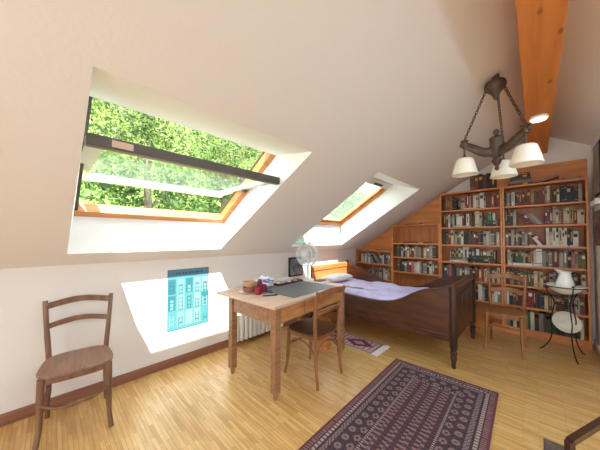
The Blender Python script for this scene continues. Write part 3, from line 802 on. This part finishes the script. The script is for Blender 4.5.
def mug(label, x, y, z, rz, tilt=0):
    t = thing('mug', label, 'mug', (x, y, z), rz, 'red mugs on the table')
    obj('body', MB().lathe([(0, 0), (.032, 0), (.036, .01), (.036, .075), (.033, .075), (.031, .01), (0, .008)], 24), M_red, t)
    obj('handle', MB().tube([(.034, 0, .06), (.055, 0, .056), (.062, 0, .038), (.054, 0, .02), (.034, 0, .015)], .005, 8), M_red, t)
    return t
mug('red mug standing in front of the stacked brown bowls', -1.965, 1.43, TZ, 1.0)
mug('red mug standing beside the bowl stack, farther from the front edge', -2.02, 1.535, TZ + .0, 2.2)
lathe_thing('jar', [(0, 0), (.03, 0), (.032, .01), (.032, .08), (.02, .1), (.022, .115), (0, .117)], M_red, 'small red lidded jar behind the red mugs on the table', 'jar', -2.12, 1.56, TZ)
# crumpled plastic bag
m = MB(); bmesh.ops.create_icosphere(m.bm, subdivisions=4, radius=1)
rb = random.Random(11)
from mathutils import noise as mnoise
for v in m.bm.verts:
    p = v.co.copy(); k = 1 + .35 * mnoise.noise(p * 2.2) + .15 * mnoise.noise(p * 6)
    v.co = Vector((p.x * .085 * k, p.y * .11 * k, max(0, (p.z * .07 * k + .05))))
mb_ = bpy.data.materials.new('bag_plastic'); mb_.use_nodes = True; nt = mb_.node_tree; b = nt.nodes['Principled BSDF']
tc = nt.nodes.new('ShaderNodeTexCoord'); n = nt.nodes.new('ShaderNodeTexNoise'); n.inputs['Scale'].default_value = 18; r = nt.nodes.new('ShaderNodeValToRGB')
nt.links.new(tc.outputs['Object'], n.inputs['Vector']); nt.links.new(n.outputs['Fac'], r.inputs['Fac']); nt.links.new(r.outputs['Color'], b.inputs['Base Color'])
r.color_ramp.elements[0].position = .36; r.color_ramp.elements[0].color = lin((96, 112, 176)); r.color_ramp.elements[1].position = .46; r.color_ramp.elements[1].color = lin((232, 232, 236)); b.inputs['Roughness'].default_value = .35
o = obj('plastic_bag', m, mb_, ang=25); o.location = (-2.21, 1.695, TZ); tag(o, 'crumpled white and blue plastic bag on the table beside the mat', 'bag')
# pens
def pen(label, x, y, rz, c, L=.14):
    t = thing('pen', label, 'pen', (x, y, TZ + .006), rz, 'pens by the front edge of the table')
    obj('barrel', MB().tube([(-L / 2, 0, 0), (L * .25, 0, 0)], .006, 8), mat('pen_' + str(c), c, .4), t)
    obj('cap', MB().tube([(L * .25, 0, 0), (L / 2, 0, 0)], [.0068, .0055], 8), M_dark, t)
pen('navy blue pen lying nearest the front edge of the table', -1.83, 1.475, rad(62), (52, 58, 96))
pen('grey-blue pen lying behind the navy pen', -1.93, 1.50, rad(66), (110, 118, 140))
pen('dark pen lying behind both other pens, touching the mat side', -1.99, 1.53, rad(70), (64, 66, 86))
# tray of odds and ends
t = thing('tray', 'shallow dark tray of small odds and ends behind the mat', 'tray', (-2.19, 2.06, TZ), rad(5))
obj('base', MB().bb(-.045, .045, -.22, .22, 0, .006), mat('tray_dark', (74, 62, 56), .6), t, smooth=False)
m = MB()
m.bb(-.05, -.045, -.225, .225, 0, .018); m.bb(.045, .05, -.225, .225, 0, .018); m.bb(-.045, .045, -.225, -.22, 0, .018); m.bb(-.045, .045, .22, .225, 0, .018); obj('rim', m, MATS['tray_dark'], t, smooth=False)
names = [('eraser', 'white eraser', (226, 214, 206)), ('shell', 'pinkish shell', (206, 160, 144)), ('stone', 'grey stone', (142, 132, 126)), ('shell', 'pale shell', (224, 200, 182)), ('stone', 'red-brown stone', (140, 84, 74)), ('eraser', 'pink eraser', (208, 168, 164)), ('stone', 'dark stone', (88, 72, 68))]
for i, (nm, lb, c) in enumerate(names):
    m = MB(); bmesh.ops.create_icosphere(m.bm, subdivisions=2, radius=1)
    for v in m.bm.verts:
        k = 1 + .3 * mnoise.noise(v.co * 1.7 + Vector((i * 3.1, 0, 0)))
        v.co = Vector((v.co.x * .026 * k, v.co.y * .024 * k, v.co.z * .014 * k + .015))
    o = obj(nm, m, mat('oddment_' + str(i), c, .6)); o.location = (-2.185 + rb.uniform(-.015, .015), 1.885 + .056 * i, TZ + .0065); tag(o, f'{lb} lying in the shallow tray, {ORD[i]} from the bag end', nm, 'odds and ends in the tray')
# fan
fan = thing('desk_fan', 'white round desk fan standing at the back of the table', 'fan', (-2.15, 2.36, TZ))
obj('base', MB().lathe([(0, 0), (.08, 0), (.085, .01), (.075, .022), (.03, .032), (.02, .05), (0, .05)], 28), M_fan, fan)
obj('pole', MB().cyl((0, 0, .045), (0, .0, .27), .016, .014), M_fan, fan)
RZ = Matrix.Rotation(rad(8), 3, 'Z')
def fp(x, y, z): return RZ @ Vector((x, y, z)) + Vector((0, -.0, .345))
hd = MB(); hd.tube([fp(0, .00, 0), fp(0, .03, 0), fp(0, .10, 0), fp(0, .13, 0)], [.035, .05, .045, .02], 18); hd.cyl(fp(0, .05, -.09), fp(0, .05, -.03), .018); obj('motor', hd, M_fang, fan)
g = MB()
for yy, rr in ((-.08, .06), (-.075, .11), (-.045, .158), (-.01, .158), (.025, .11)):
    g.tube([fp(rr * math.cos(2 * math.pi * i / 32), yy, rr * math.sin(2 * math.pi * i / 32)) for i in range(32)], .0055, 6, closed=True)
for i in range(24):
    a = 2 * math.pi * i / 24; c_, s_ = math.cos(a), math.sin(a)
    g.tube([fp(.035 * c_, -.083, .035 * s_), fp(.11 * c_, -.075, .11 * s_), fp(.158 * c_, -.045, .158 * s_), fp(.158 * c_, -.01, .158 * s_), fp(.06 * c_, .03, .06 * s_)], .0026, 5)
gd = obj('guard', g, M_fan, fan)
obj('badge', MB().tube([fp(0, -.088, 0), fp(0, -.077, 0)], .038, 20), M_fan, gd)
bl = MB()
for k in range(3):
    a0 = k * 2.094; N = 8
    for i in range(N):
        pass
    ring0 = [(.025, a0 - .3, -.012), (.09, a0 - .45, -.018), (.138, a0 - .3, -.014), (.142, a0 + .3, .008), (.1, a0 + .6, .014), (.025, a0 + .4, .01)]
    for off in (0,):
        vs0 = [bl.bm.verts.new(fp(r * math.cos(a), -.03 + y, r * math.sin(a))) for r, a, y in ring0]; vs1 = [bl.bm.verts.new(fp(r * math.cos(a), -.0275 + y, r * math.sin(a))) for r, a, y in ring0]
        bl.face(list(reversed(vs0))); bl.face(vs1)
        for i in range(6): bl.face([vs0[i], vs0[(i + 1) % 6], vs1[(i + 1) % 6], vs1[i]])
bl.tube([fp(0, -.06, 0), fp(0, .0, 0)], .026, 16)
obj('blades', bl, M_fang, fan)
# papers and white box
for i, (x, y, rz, h, lab) in enumerate(((-1.965, 2.385, .08, .012, 'white stack of papers at the far end of the table'),)):
    o = put(obj('paper_stack', MB().box((0, 0, h / 2), (.18, .17, h)), mat('paper_white', (238, 234, 228), .8)), x, y, TZ, rz); tag(o, lab, 'papers')
o = put(obj('notebook', MB().box((0, 0, .006), (.11, .13, .012)), mat('notebook_dark', (96, 82, 74), .6), bevel=.002), -1.965, 2.385, TZ + .0125, .2); tag(o, 'dark notebook lying on the white papers at the far table end', 'notebook')
o = put(obj('router', MB().box((0, 0, .02), (.12, .17, .04)), M_fan, bevel=.008), -2.335, 2.12, TZ, .1); tag(o, 'flat white plastic box between the fan and the wall', 'box')
# dark picture leaning against the wall, standing on the radiator pipe shelf
t = thing('picture_frame', 'dark framed picture hanging low on the left wall behind the fan', 'picture', (XL + .001, 2.70, .73))
obj('frame', MB().bb(0, .02, -.15, .15, 0, .30), M_black, t, smooth=False, bevel=.003)
obj('print', MB().bb(.0195, .0215, -.125, .125, .025, .275), mat('print_grey', (98, 100, 104), .5, var=.5, scale=9), t, smooth=False)
# pale green print fixed in the reveal of the far skylight
t = thing('picture_frame', 'pale green print in a thin frame in the far skylight recess', 'picture', (IB + .001, 2.70, zs(IB) + .03))
obj('frame', MB().bb(0, .012, -.19, .20, 0, .34), mat('thin_frame_grey', (150, 156, 150), .5), t, smooth=False)
obj('print', MB().bb(.0115, .0135, -.18, .19, .01, .33), mat('print_green', (196, 222, 198), .6, var=.12, scale=14), t, smooth=False)

# ------------------------------------------------------------------ radiator
rd = thing('radiator', 'white ribbed radiator on the left wall beneath the table', 'radiator', (XL + .03, 1.52, .03))
for i in range(13):
    y = i * .066
    s = MB().bb(.0, .075, y, y + .05, .02, .36); obj('rib', s, M_rad, rd, bevel=.014)
obj('top_pipe', MB().cyl((.04, 0, .335), (.04, .84, .335), .02), M_rad, rd)
obj('bottom_pipe', MB().cyl((.04, 0, .045), (.04, .84, .045), .02), M_rad, rd)
obj('bracket', MB().bb(-.029, .02, .2, .23, .12, .3), M_rad, rd); obj('bracket', MB().bb(-.029, .02, .6, .63, .12, .3), M_rad, rd)

# ------------------------------------------------------------------ waste bin
bn = thing('waste_bin', 'round wooden slatted bin on the floor under the desk', 'bin', (-1.88, 2.33, 0))
m = MB()
for i in range(20):
    a = 2 * math.pi * i / 20
    m.box((.085 * math.cos(a), .085 * math.sin(a), .17), (.012, .024, .34), (0, 0, a))
obj('slats', m, M_case, bn, bevel=.002)
obj('bottom', MB().cyl((0, 0, .002), (0, 0, .014), .082, seg=24), M_chair2, bn)
for z in (.05, .29): obj('hoop', MB().tube([(.092 * math.cos(2 * math.pi * i / 28), .092 * math.sin(2 * math.pi * i / 28), z) for i in range(28)], .005, 6, closed=True), M_table, bn)

# ------------------------------------------------------------------ poster of blue-green doors
def grid_sheet(name, w_, h, nx, ny, fn, mats, thick, xf):
    """flat sheet w x h split into coloured cells; xf maps (u,v,depth)->Vector"""
    m = MB()
    V = [[m.bm.verts.new(xf(w_ * i / nx, h * j / ny, 0)) for j in range(ny + 1)] for i in range(nx + 1)]
    B = [[m.bm.verts.new(xf(w_ * i / nx, h * j / ny, thick)) for j in (0, ny)] for i in (0, nx)]
    for i in range(nx):
        for j in range(ny):
            f = m.face([V[i][j], V[i + 1][j], V[i + 1][j + 1], V[i][j + 1]]); f.material_index = fn((i + .5) / nx * w_, (j + .5) / ny * h)
    m.face([B[0][0], B[0][1], B[1][1], B[1][0]])
    m.face([V[i][0] for i in range(nx + 1)] + [B[1][0], B[0][0]]); m.face([V[i][ny] for i in range(nx + 1)] + [B[1][1], B[0][1]])
    m.face([V[0][j] for j in range(ny + 1)] + [B[0][1], B[0][0]]); m.face([V[nx][j] for j in range(ny + 1)] + [B[1][1], B[1][0]])
    return obj(name, m, mats, smooth=False)
pm = [mat('poster_' + n_, c, .6) for n_, c in (('aqua', (72, 128, 130)), ('band', (84, 122, 142)), ('pale', (108, 144, 142)), ('teal', (36, 100, 108)), ('deep', (46, 80, 90)), ('light', (120, 148, 144)))]
prn = random.Random(5); cells = {}
PWID, PHEI = .44, .635
def poster(u, v):
    if v > PHEI - .085:
        if PHEI - .05 < v < PHEI - .035 and .06 < u < .38: return 4 if int(u * 90) % 3 else 1
        return 1
    c = int(u / (PWID / 5)); r = int((v - .02) / .175); fu = (u - c * PWID / 5) / (PWID / 5); fv = (v - .02 - r * .175) / .175
    if v < .02 or r > 2 or fu < .08 or fu > .92 or fv < .06 or fv > .94: return 0
    k = cells.setdefault((c, r), (prn.choice([2, 2, 5, 3, 0, 5]), prn.choice([3, 4, 2, 3]), prn.uniform(.28, .4), prn.uniform(.5, .85)))
    if abs(fu - .5) < k[2] * .75 and fv < k[3]:
        if abs(fu - .5) < k[2] * .45 and (fv * 4) % 1 > .25 and fv > .1: return k[0] if k[1] != k[0] else 2
        return k[1]
    return k[0]
o = grid_sheet('poster', PWID, PHEI, 60, 74, poster, pm, -.003, lambda u, v, d: Vector((XL + .005 + d, .843 + u, .362 + v)))
tag(o, 'blue-green poster showing rows of doors on the sunlit left wall', 'poster')

# ------------------------------------------------------------------ rugs
rm = [mat('rug_' + n_, c, .95) for n_, c in (('maroon', (82, 50, 54)), ('rose', (132, 94, 90)), ('tan', (160, 136, 126)), ('dark', (56, 42, 50)), ('grey', (122, 102, 100)), ('red', (98, 48, 52)))]
RW, RL = .875, 2.05
def rug(u, v):
    e = min(u, RW - u, v, RL - v)
    s = v if e in (u, RW - u) else u
    if e < .012: return 5
    if e < .045: return 1 if (s % .022) < .011 and e > .018 else 0
    if e < .058: return 3
    if e < .082: return 2 if ((s % .03) < .02) else 0
    if e < .092: return 3
    if e < .125: return 4 if (int(s / .012) + int(e / .011)) % 3 else 0
    if e < .135: return 3
    if e < .26:
        q = ((s + (.045 if int((e - .135) / .0625) % 2 else 0)) % .09) - .045; p = ((e - .135) % .0625) - .031
        d = math.hypot(q, p * 1.1)
        if d < .009: return 3
        if d < .026: return 1 if (int(math.degrees(math.atan2(p, q)) / 45) % 2) else 4
        return 3 if (int(s / .009) + int(e / .01)) % 4 else 0
    if e < .275: return 2 if (s % .02) < .01 else 3
    k = int((u - .275) / .027) % 6; zig = abs(((v % .04) / .04) - .5) * 2
    if k in (0, 3): return 3 if zig > .5 else 1
    if k in (1, 4): return 0 if (v % .05) < .03 else 4
    return 3 if (int(v / .011) + k) % 3 else 5
rr_ = rad(1.2)
def rx(u, v, d):
    p = Vector((u - RW, v - RL)); c_, s_ = math.cos(rr_), math.sin(rr_)
    return Vector((-.243 + p.x * c_ - p.y * s_ , 2.685 + p.x * s_ + p.y * c_, .008 + d))
rt = thing('rug', 'long dark patterned oriental rug lying in the middle of the floor', 'rug', (0, 0, 0))
o = grid_sheet('pile', RW, RL, 112, 205, rug, rm, -.0075, rx); o.parent = rt
m = MB()
for i in range(110):
    u = RW * (i + .5) / 110; a = rx(u, RL, -.006); b = rx(u + rb.uniform(-.004, .004), RL + .03, -.0065)
    m.tube([a, b], .0016, 4)
o = obj('fringe', m, mat('fringe_cream', (206, 188, 160), .9), rt); o['label'] = 'cream fringe'
sm = [mat('small_rug_' + n_, c, .95) for n_, c in (('cream', (176, 150, 146)), ('crimson', (120, 22, 48)), ('dark', (58, 42, 50)), ('grey', (130, 118, 116)), ('rose', (154, 84, 94)))]
SW, SLn = .32, .86
def srug(u, v):
    e = min(u, SW - u)
    if e < .02: return 2 if (v % .03) < .018 else 3
    if e < .035: return 0
    d = abs(((v + .02) % .42) - .21) / .21 + abs(u - SW / 2) / (SW / 2 - .035)
    if d < .22: return 3
    if d < .42: return 0 if int(u / .012 + v / .012) % 2 else 3
    if d < .52: return 2
    if d < .85: return 1
    if d < .95: return 2
    return 4 if int(v / .02) % 3 == 0 else 0
ang = rad(-1)
def srx(u, v, d):
    c_, s_ = math.cos(ang), math.sin(ang); p = Vector((v - SLn, -u))
    return Vector((-1.36 + p.x * c_ - p.y * s_, 2.885 + p.x * s_ + p.y * c_, .008 + d + .006 * abs(math.sin(v * 7))))
st = thing('rug', 'small crimson and white rug with white fringe between desk and bed', 'rug', (0, 0, 0))
o = grid_sheet('pile', SW, SLn, 40, 108, srug, sm, -.0075, srx); o.parent = st
for q in range(2):
    m = MB()
    for i in range(60):
        u = SW * (i + .5) / 60; v0 = SLn if q == 0 else 0; v1 = SLn + .075 if q == 0 else -.075
        a = srx(u, v0, -.002); b = srx(u + rb.uniform(-.02, .02), (v0 + v1) / 2, -.002); c = srx(u + rb.uniform(-.03, .03), v1, -.005)
        b.z = .014; c.z = .006
        m.tube([a, b, c], .003, 4)
    o = obj('fringe', m, mat('fringe_white', (228, 224, 220), .9), st); o['label'] = 'shaggy white fringe'

# ------------------------------------------------------------------ chandelier
CX, CYY = -.215, 2.50
ch = thing('chandelier', 'bronze three-armed chandelier with cream glass shades hung from the sloped ceiling', 'chandelier', (CX, CYY, 2.06))
cz = zs(CX) - 2.06
tilt = Matrix.Rotation(-math.atan(SL) * .06, 3, 'Y')
cn = MB(); cn.lathe([(0, .05), (.05, .05), (.066, .04), (.073, .02), (.072, 0), (.058, -.02), (.038, -.04), (.026, -.06), (.018, -.085), (.01, -.1), (0, -.103)], 24, (0, 0, cz - .09), tilt); cn.cyl((0, 0, cz + .02), (0, 0, cz - .06), .026); obj('canopy', cn, M_bronze, ch)
hub = MB(); hub.lathe([(0, -.185), (.01, -.18), (.016, -.165), (.01, -.15), (.02, -.135), (.03, -.115), (.034, -.1), (.022, -.085), (.03, -.07), (.042, -.05), (.045, .06), (.048, .075), (.036, .09), (.018, .1), (.014, .11), (.022, .125), (.018, .145), (0, .155)], 20); obj('hub', hub, M_bronze, ch)
RO = Vector((math.cos(rad(44.2)), math.sin(rad(44.2)), 0)); FO = Vector((-RO.y, RO.x, 0))
RHO = .22
def chain(mb, p0, p1, link=.034):
    p0, p1 = Vector(p0), Vector(p1); L = (p1 - p0).length; n = int(L / (link * .72)); d = (p1 - p0).normalized()
    a = d.orthogonal().normalized(); b = d.cross(a)
    for i in range(n):
        c = p0 + d * (L * (i + .5) / n); s = a if i % 2 else b
        mb.tube([c + d * (math.cos(t_) * link * .5) + s * (math.sin(t_) * link * .24) for t_ in [k * math.pi / 5 for k in range(10)]], .0036, 5, closed=True)
for i, aa in enumerate((159, -81, 39)):
    dr = RO * math.cos(rad(aa)) + FO * math.sin(rad(aa))
    tip = dr * RHO + Vector((0, 0, .05))
    am = MB()
    path = smoothcurve([dr * .03 + Vector((0, 0, -.03)), dr * .09 + Vector((0, 0, -.025)), dr * .15 + Vector((0, 0, .01)), dr * .21 + Vector((0, 0, .045)), dr * .25 + Vector((0, 0, .06))], 4)
    n_ = len(path); am.tube(path, [.034 - .014 * k / (n_ - 1) for k in range(n_)], 10, flat=(1.15, .75))
    ao = obj('arm', am, M_bronze, ch)
    sc_ = MB(); sc_.lathe([(0, -.03), (.018, -.026), (.024, -.005), (.02, .02), (.03, .034), (.012, .045), (0, .047)], 14, tip); obj('finial', sc_, M_bronze, ao)
    k_ = MB(); chain(k_, tip + Vector((0, 0, .04)), Vector((0, 0, cz - .095)) + dr * .06); obj('chain', k_, M_bronze, ch)
    rod = MB(); rod.cyl(tip + Vector((0, 0, -.02)), tip + Vector((0, 0, -.10)), .007); rod.cyl(tip + Vector((0, 0, -.14)), tip + Vector((0, 0, -.09)), .024, .012); ro = obj('lamp_holder', rod, M_bronze, ch)
    sz = -.25
    shp = MB(); shp.lathe([(.022, .138), (.048, .137), (.060, .129), (.066, .112), (.094, .004), (.094, 0), (.089, .002), (.061, .11), (.055, .125), (.022, .133)], 28, tip + Vector((0, 0, sz)), closed=True); obj('lamp_shade', shp, M_shade, ch)
    bulb = MB(); bulb.lathe([(0, -.06), (.018, -.055), (.027, -.035), (.024, -.012), (.013, .012), (.013, .03), (0, .03)], 14, tip + Vector((0, 0, -.17))); obj('bulb', bulb, M_enamel, ro)
# small round lamp on the beam
bl_ = thing('ceiling_lamp', 'small round white lamp fixed under the wooden ceiling beam', 'lamp', (.04, 3.27, 2.5))
obj('rim', MB().lathe([(0, 0), (.07, 0), (.07, -.018), (.06, -.022), (0, -.022)], 28), M_enamel, bl_)
M_lit = mat('lit_diffuser', (250, 246, 236), .4)
M_lit.node_tree.nodes['Principled BSDF'].inputs['Emission Color'].default_value = (1, .95, .86, 1)
M_lit.node_tree.nodes['Principled BSDF'].inputs['Emission Strength'].default_value = 1.0
obj('diffuser', MB().lathe([(0, -.022), (.064, -.022), (.056, -.034), (.03, -.042), (0, -.043)], 28), M_lit, bl_)

# ------------------------------------------------------------------ washstand with jug and basins
WX, WY = .235, 4.09
ws = thing('washstand', 'black wrought iron three-legged washstand in front of the rightmost bookcase', 'stand', (WX, WY, 0))
def ring(mb, r, z, t=.006, n=36): mb.tube([(r * math.cos(2 * math.pi * i / n), r * math.sin(2 * math.pi * i / n), z) for i in range(n)], t, 8, closed=True)
r_ = MB(); ring(r_, .16, .78); obj('top_ring', r_, M_iron, ws)
r_ = MB(); ring(r_, .085, .58, .005); obj('middle_ring', r_, M_iron, ws)
r_ = MB(); ring(r_, .105, .27, .005); obj('lower_ring', r_, M_iron, ws)
for aa in (-72, 48, 168):
    d = Vector((math.cos(rad(aa)), math.sin(rad(aa)), 0))
    l = MB(); l.tube(smoothcurve([d * .16 + Vector((0, 0, .78)), d * .145 + Vector((0, 0, .7)), d * .092 + Vector((0, 0, .6)), d * .1 + Vector((0, 0, .5)), d * .125 + Vector((0, 0, .38)), d * .112 + Vector((0, 0, .27)), d * .13 + Vector((0, 0, .14)), d * .19 + Vector((0, 0, .03)), d * .225 + Vector((0, 0, .007))], 5), .0058, 8)
    lo = obj('leg', l, M_iron, ws)
    l = MB(); l.lathe([(0, -.012), (.012, -.006), (.013, .0), (.008, .01), (0, .013)], 10, d * .16 + Vector((0, 0, .795))); obj('knob', l, M_iron, lo)
basin = [(0, 0), (.05, 0), (.085, .016), (.125, .05), (.15, .085), (.172, .094), (.17, .099), (.146, .091), (.12, .056), (.08, .024), (.045, .01), (0, .01)]
lathe_thing('basin', basin, M_enamel, 'white enamel basin resting in the top ring of the washstand', 'basin', WX, WY, .695, seg=40)
jg = thing('jug', 'white enamel water jug with handle standing in the basin', 'jug', (WX, WY - .0, .7055), rad(-20))
jp = [(0, 0), (.055, 0), (.075, .02), (.088, .06), (.085, .11), (.066, .165), (.054, .2), (.056, .225), (.066, .245), (.062, .246), (.051, .226), (.049, .2), (.06, .165), (.08, .108), (.083, .06), (.07, .022), (0, .006)]
jm = MB(); jm.lathe([(r * .88, z) for r, z in jp], 32)
for v in jm.bm.verts:
    if v.co.z > .2:
        k = (v.co.z - .2) / .046; a = math.atan2(v.co.y, v.co.x)
        v.co.x -= .035 * k * max(0, -math.cos(a)) ** 3; v.co.z += .02 * k * max(0, -math.cos(a)) ** 3
obj('body', jm, M_enamel, jg)
o = obj('handle', MB().tube(smoothcurve([(.048, 0, .225), (.088, 0, .235), (.11, 0, .18), (.1, 0, .12), (.07, 0, .085)], 5), .007, 8, flat=(.8, 1.5)), M_iron, jg); o['label'] = 'black handle'
# oval basin leaning in the lower tier
lb = obj('basin', MB().lathe([(r * 1.22, z * .9) for r, z in basin], 36), M_cream)
tmat = Matrix.Translation((WX - .02, WY - .02, .375)) @ Matrix.Rotation(rad(44.2), 4, 'Z') @ Matrix.Rotation(rad(68), 4, 'X') @ Matrix.Rotation(rad(12), 4, 'Y') @ Matrix.Scale(.56, 4, (0, 1, 0)) @ Matrix.Translation((0, 0, -.05))
lb.matrix_world = tmat
tag(lb, 'cream oval basin tilted on its side in the lower tier of the washstand', 'basin')

# ------------------------------------------------------------------ right wall: shelf and pictures
o = tag(obj('wall_shelf', MB().bb(PX - .05, PX - .001, 4.08, 4.44, 1.70, 1.76), M_white, bevel=.003), 'narrow white shelf on the right wall beside the tall bookcase', 'shelf')
for z0, z1, lab in ((1.80, 2.38, 'grey picture on the right wall above the white shelf'), (1.22, 1.66, 'grey-brown picture on the right wall below the white shelf')):
    t = thing('picture_frame', lab, 'picture', (PX - .001, 4.23, z0))
    obj('frame', MB().bb(-.02, 0, -.19, .19, 0, z1 - z0), M_dark if z0 > 1.5 else M_white, t, smooth=False, bevel=.003)
    obj('print', MB().bb(-.022, -.0195, -.165, .165, .025, z1 - z0 - .025), mat('print_wall_' + str(z0), (140, 140, 136) if z0 > 1.5 else (120, 92, 84), .5, var=.2, scale=6), t, smooth=False)

# ------------------------------------------------------------------ stair railing and mat in the foreground
ra = thing('stair_railing', 'dark wooden stair railing at the bottom right corner', 'railing', (.08, 1.35, 0))
hd = MB()
p0, p1, p2 = Vector((0, 0, .575)), Vector((.12, .235, .60)), Vector((.6, .75, .60))
hd.tube([p0, p1, p2], .015, 4); hro = obj('handrail', hd, M_mahogd, ra, smooth=False)
obj('post', MB().box((0, 0, .29), (.02, .02, .575), (0, 0, rad(44))), M_mahogd, ra, smooth=False)
obj('post', MB().box((.6, .75, .3), (.02, .02, .60), (0, 0, rad(44))), M_mahogd, ra, smooth=False)
o = tag(obj('floor_mat', MB().bb(.02, .5, 1.75, 2.29, .0005, .012), mat('mat_brown', (92, 74, 66), .95, var=.2, scale=60), bevel=.003), 'dark brown floor mat beside the stair railing', 'mat')
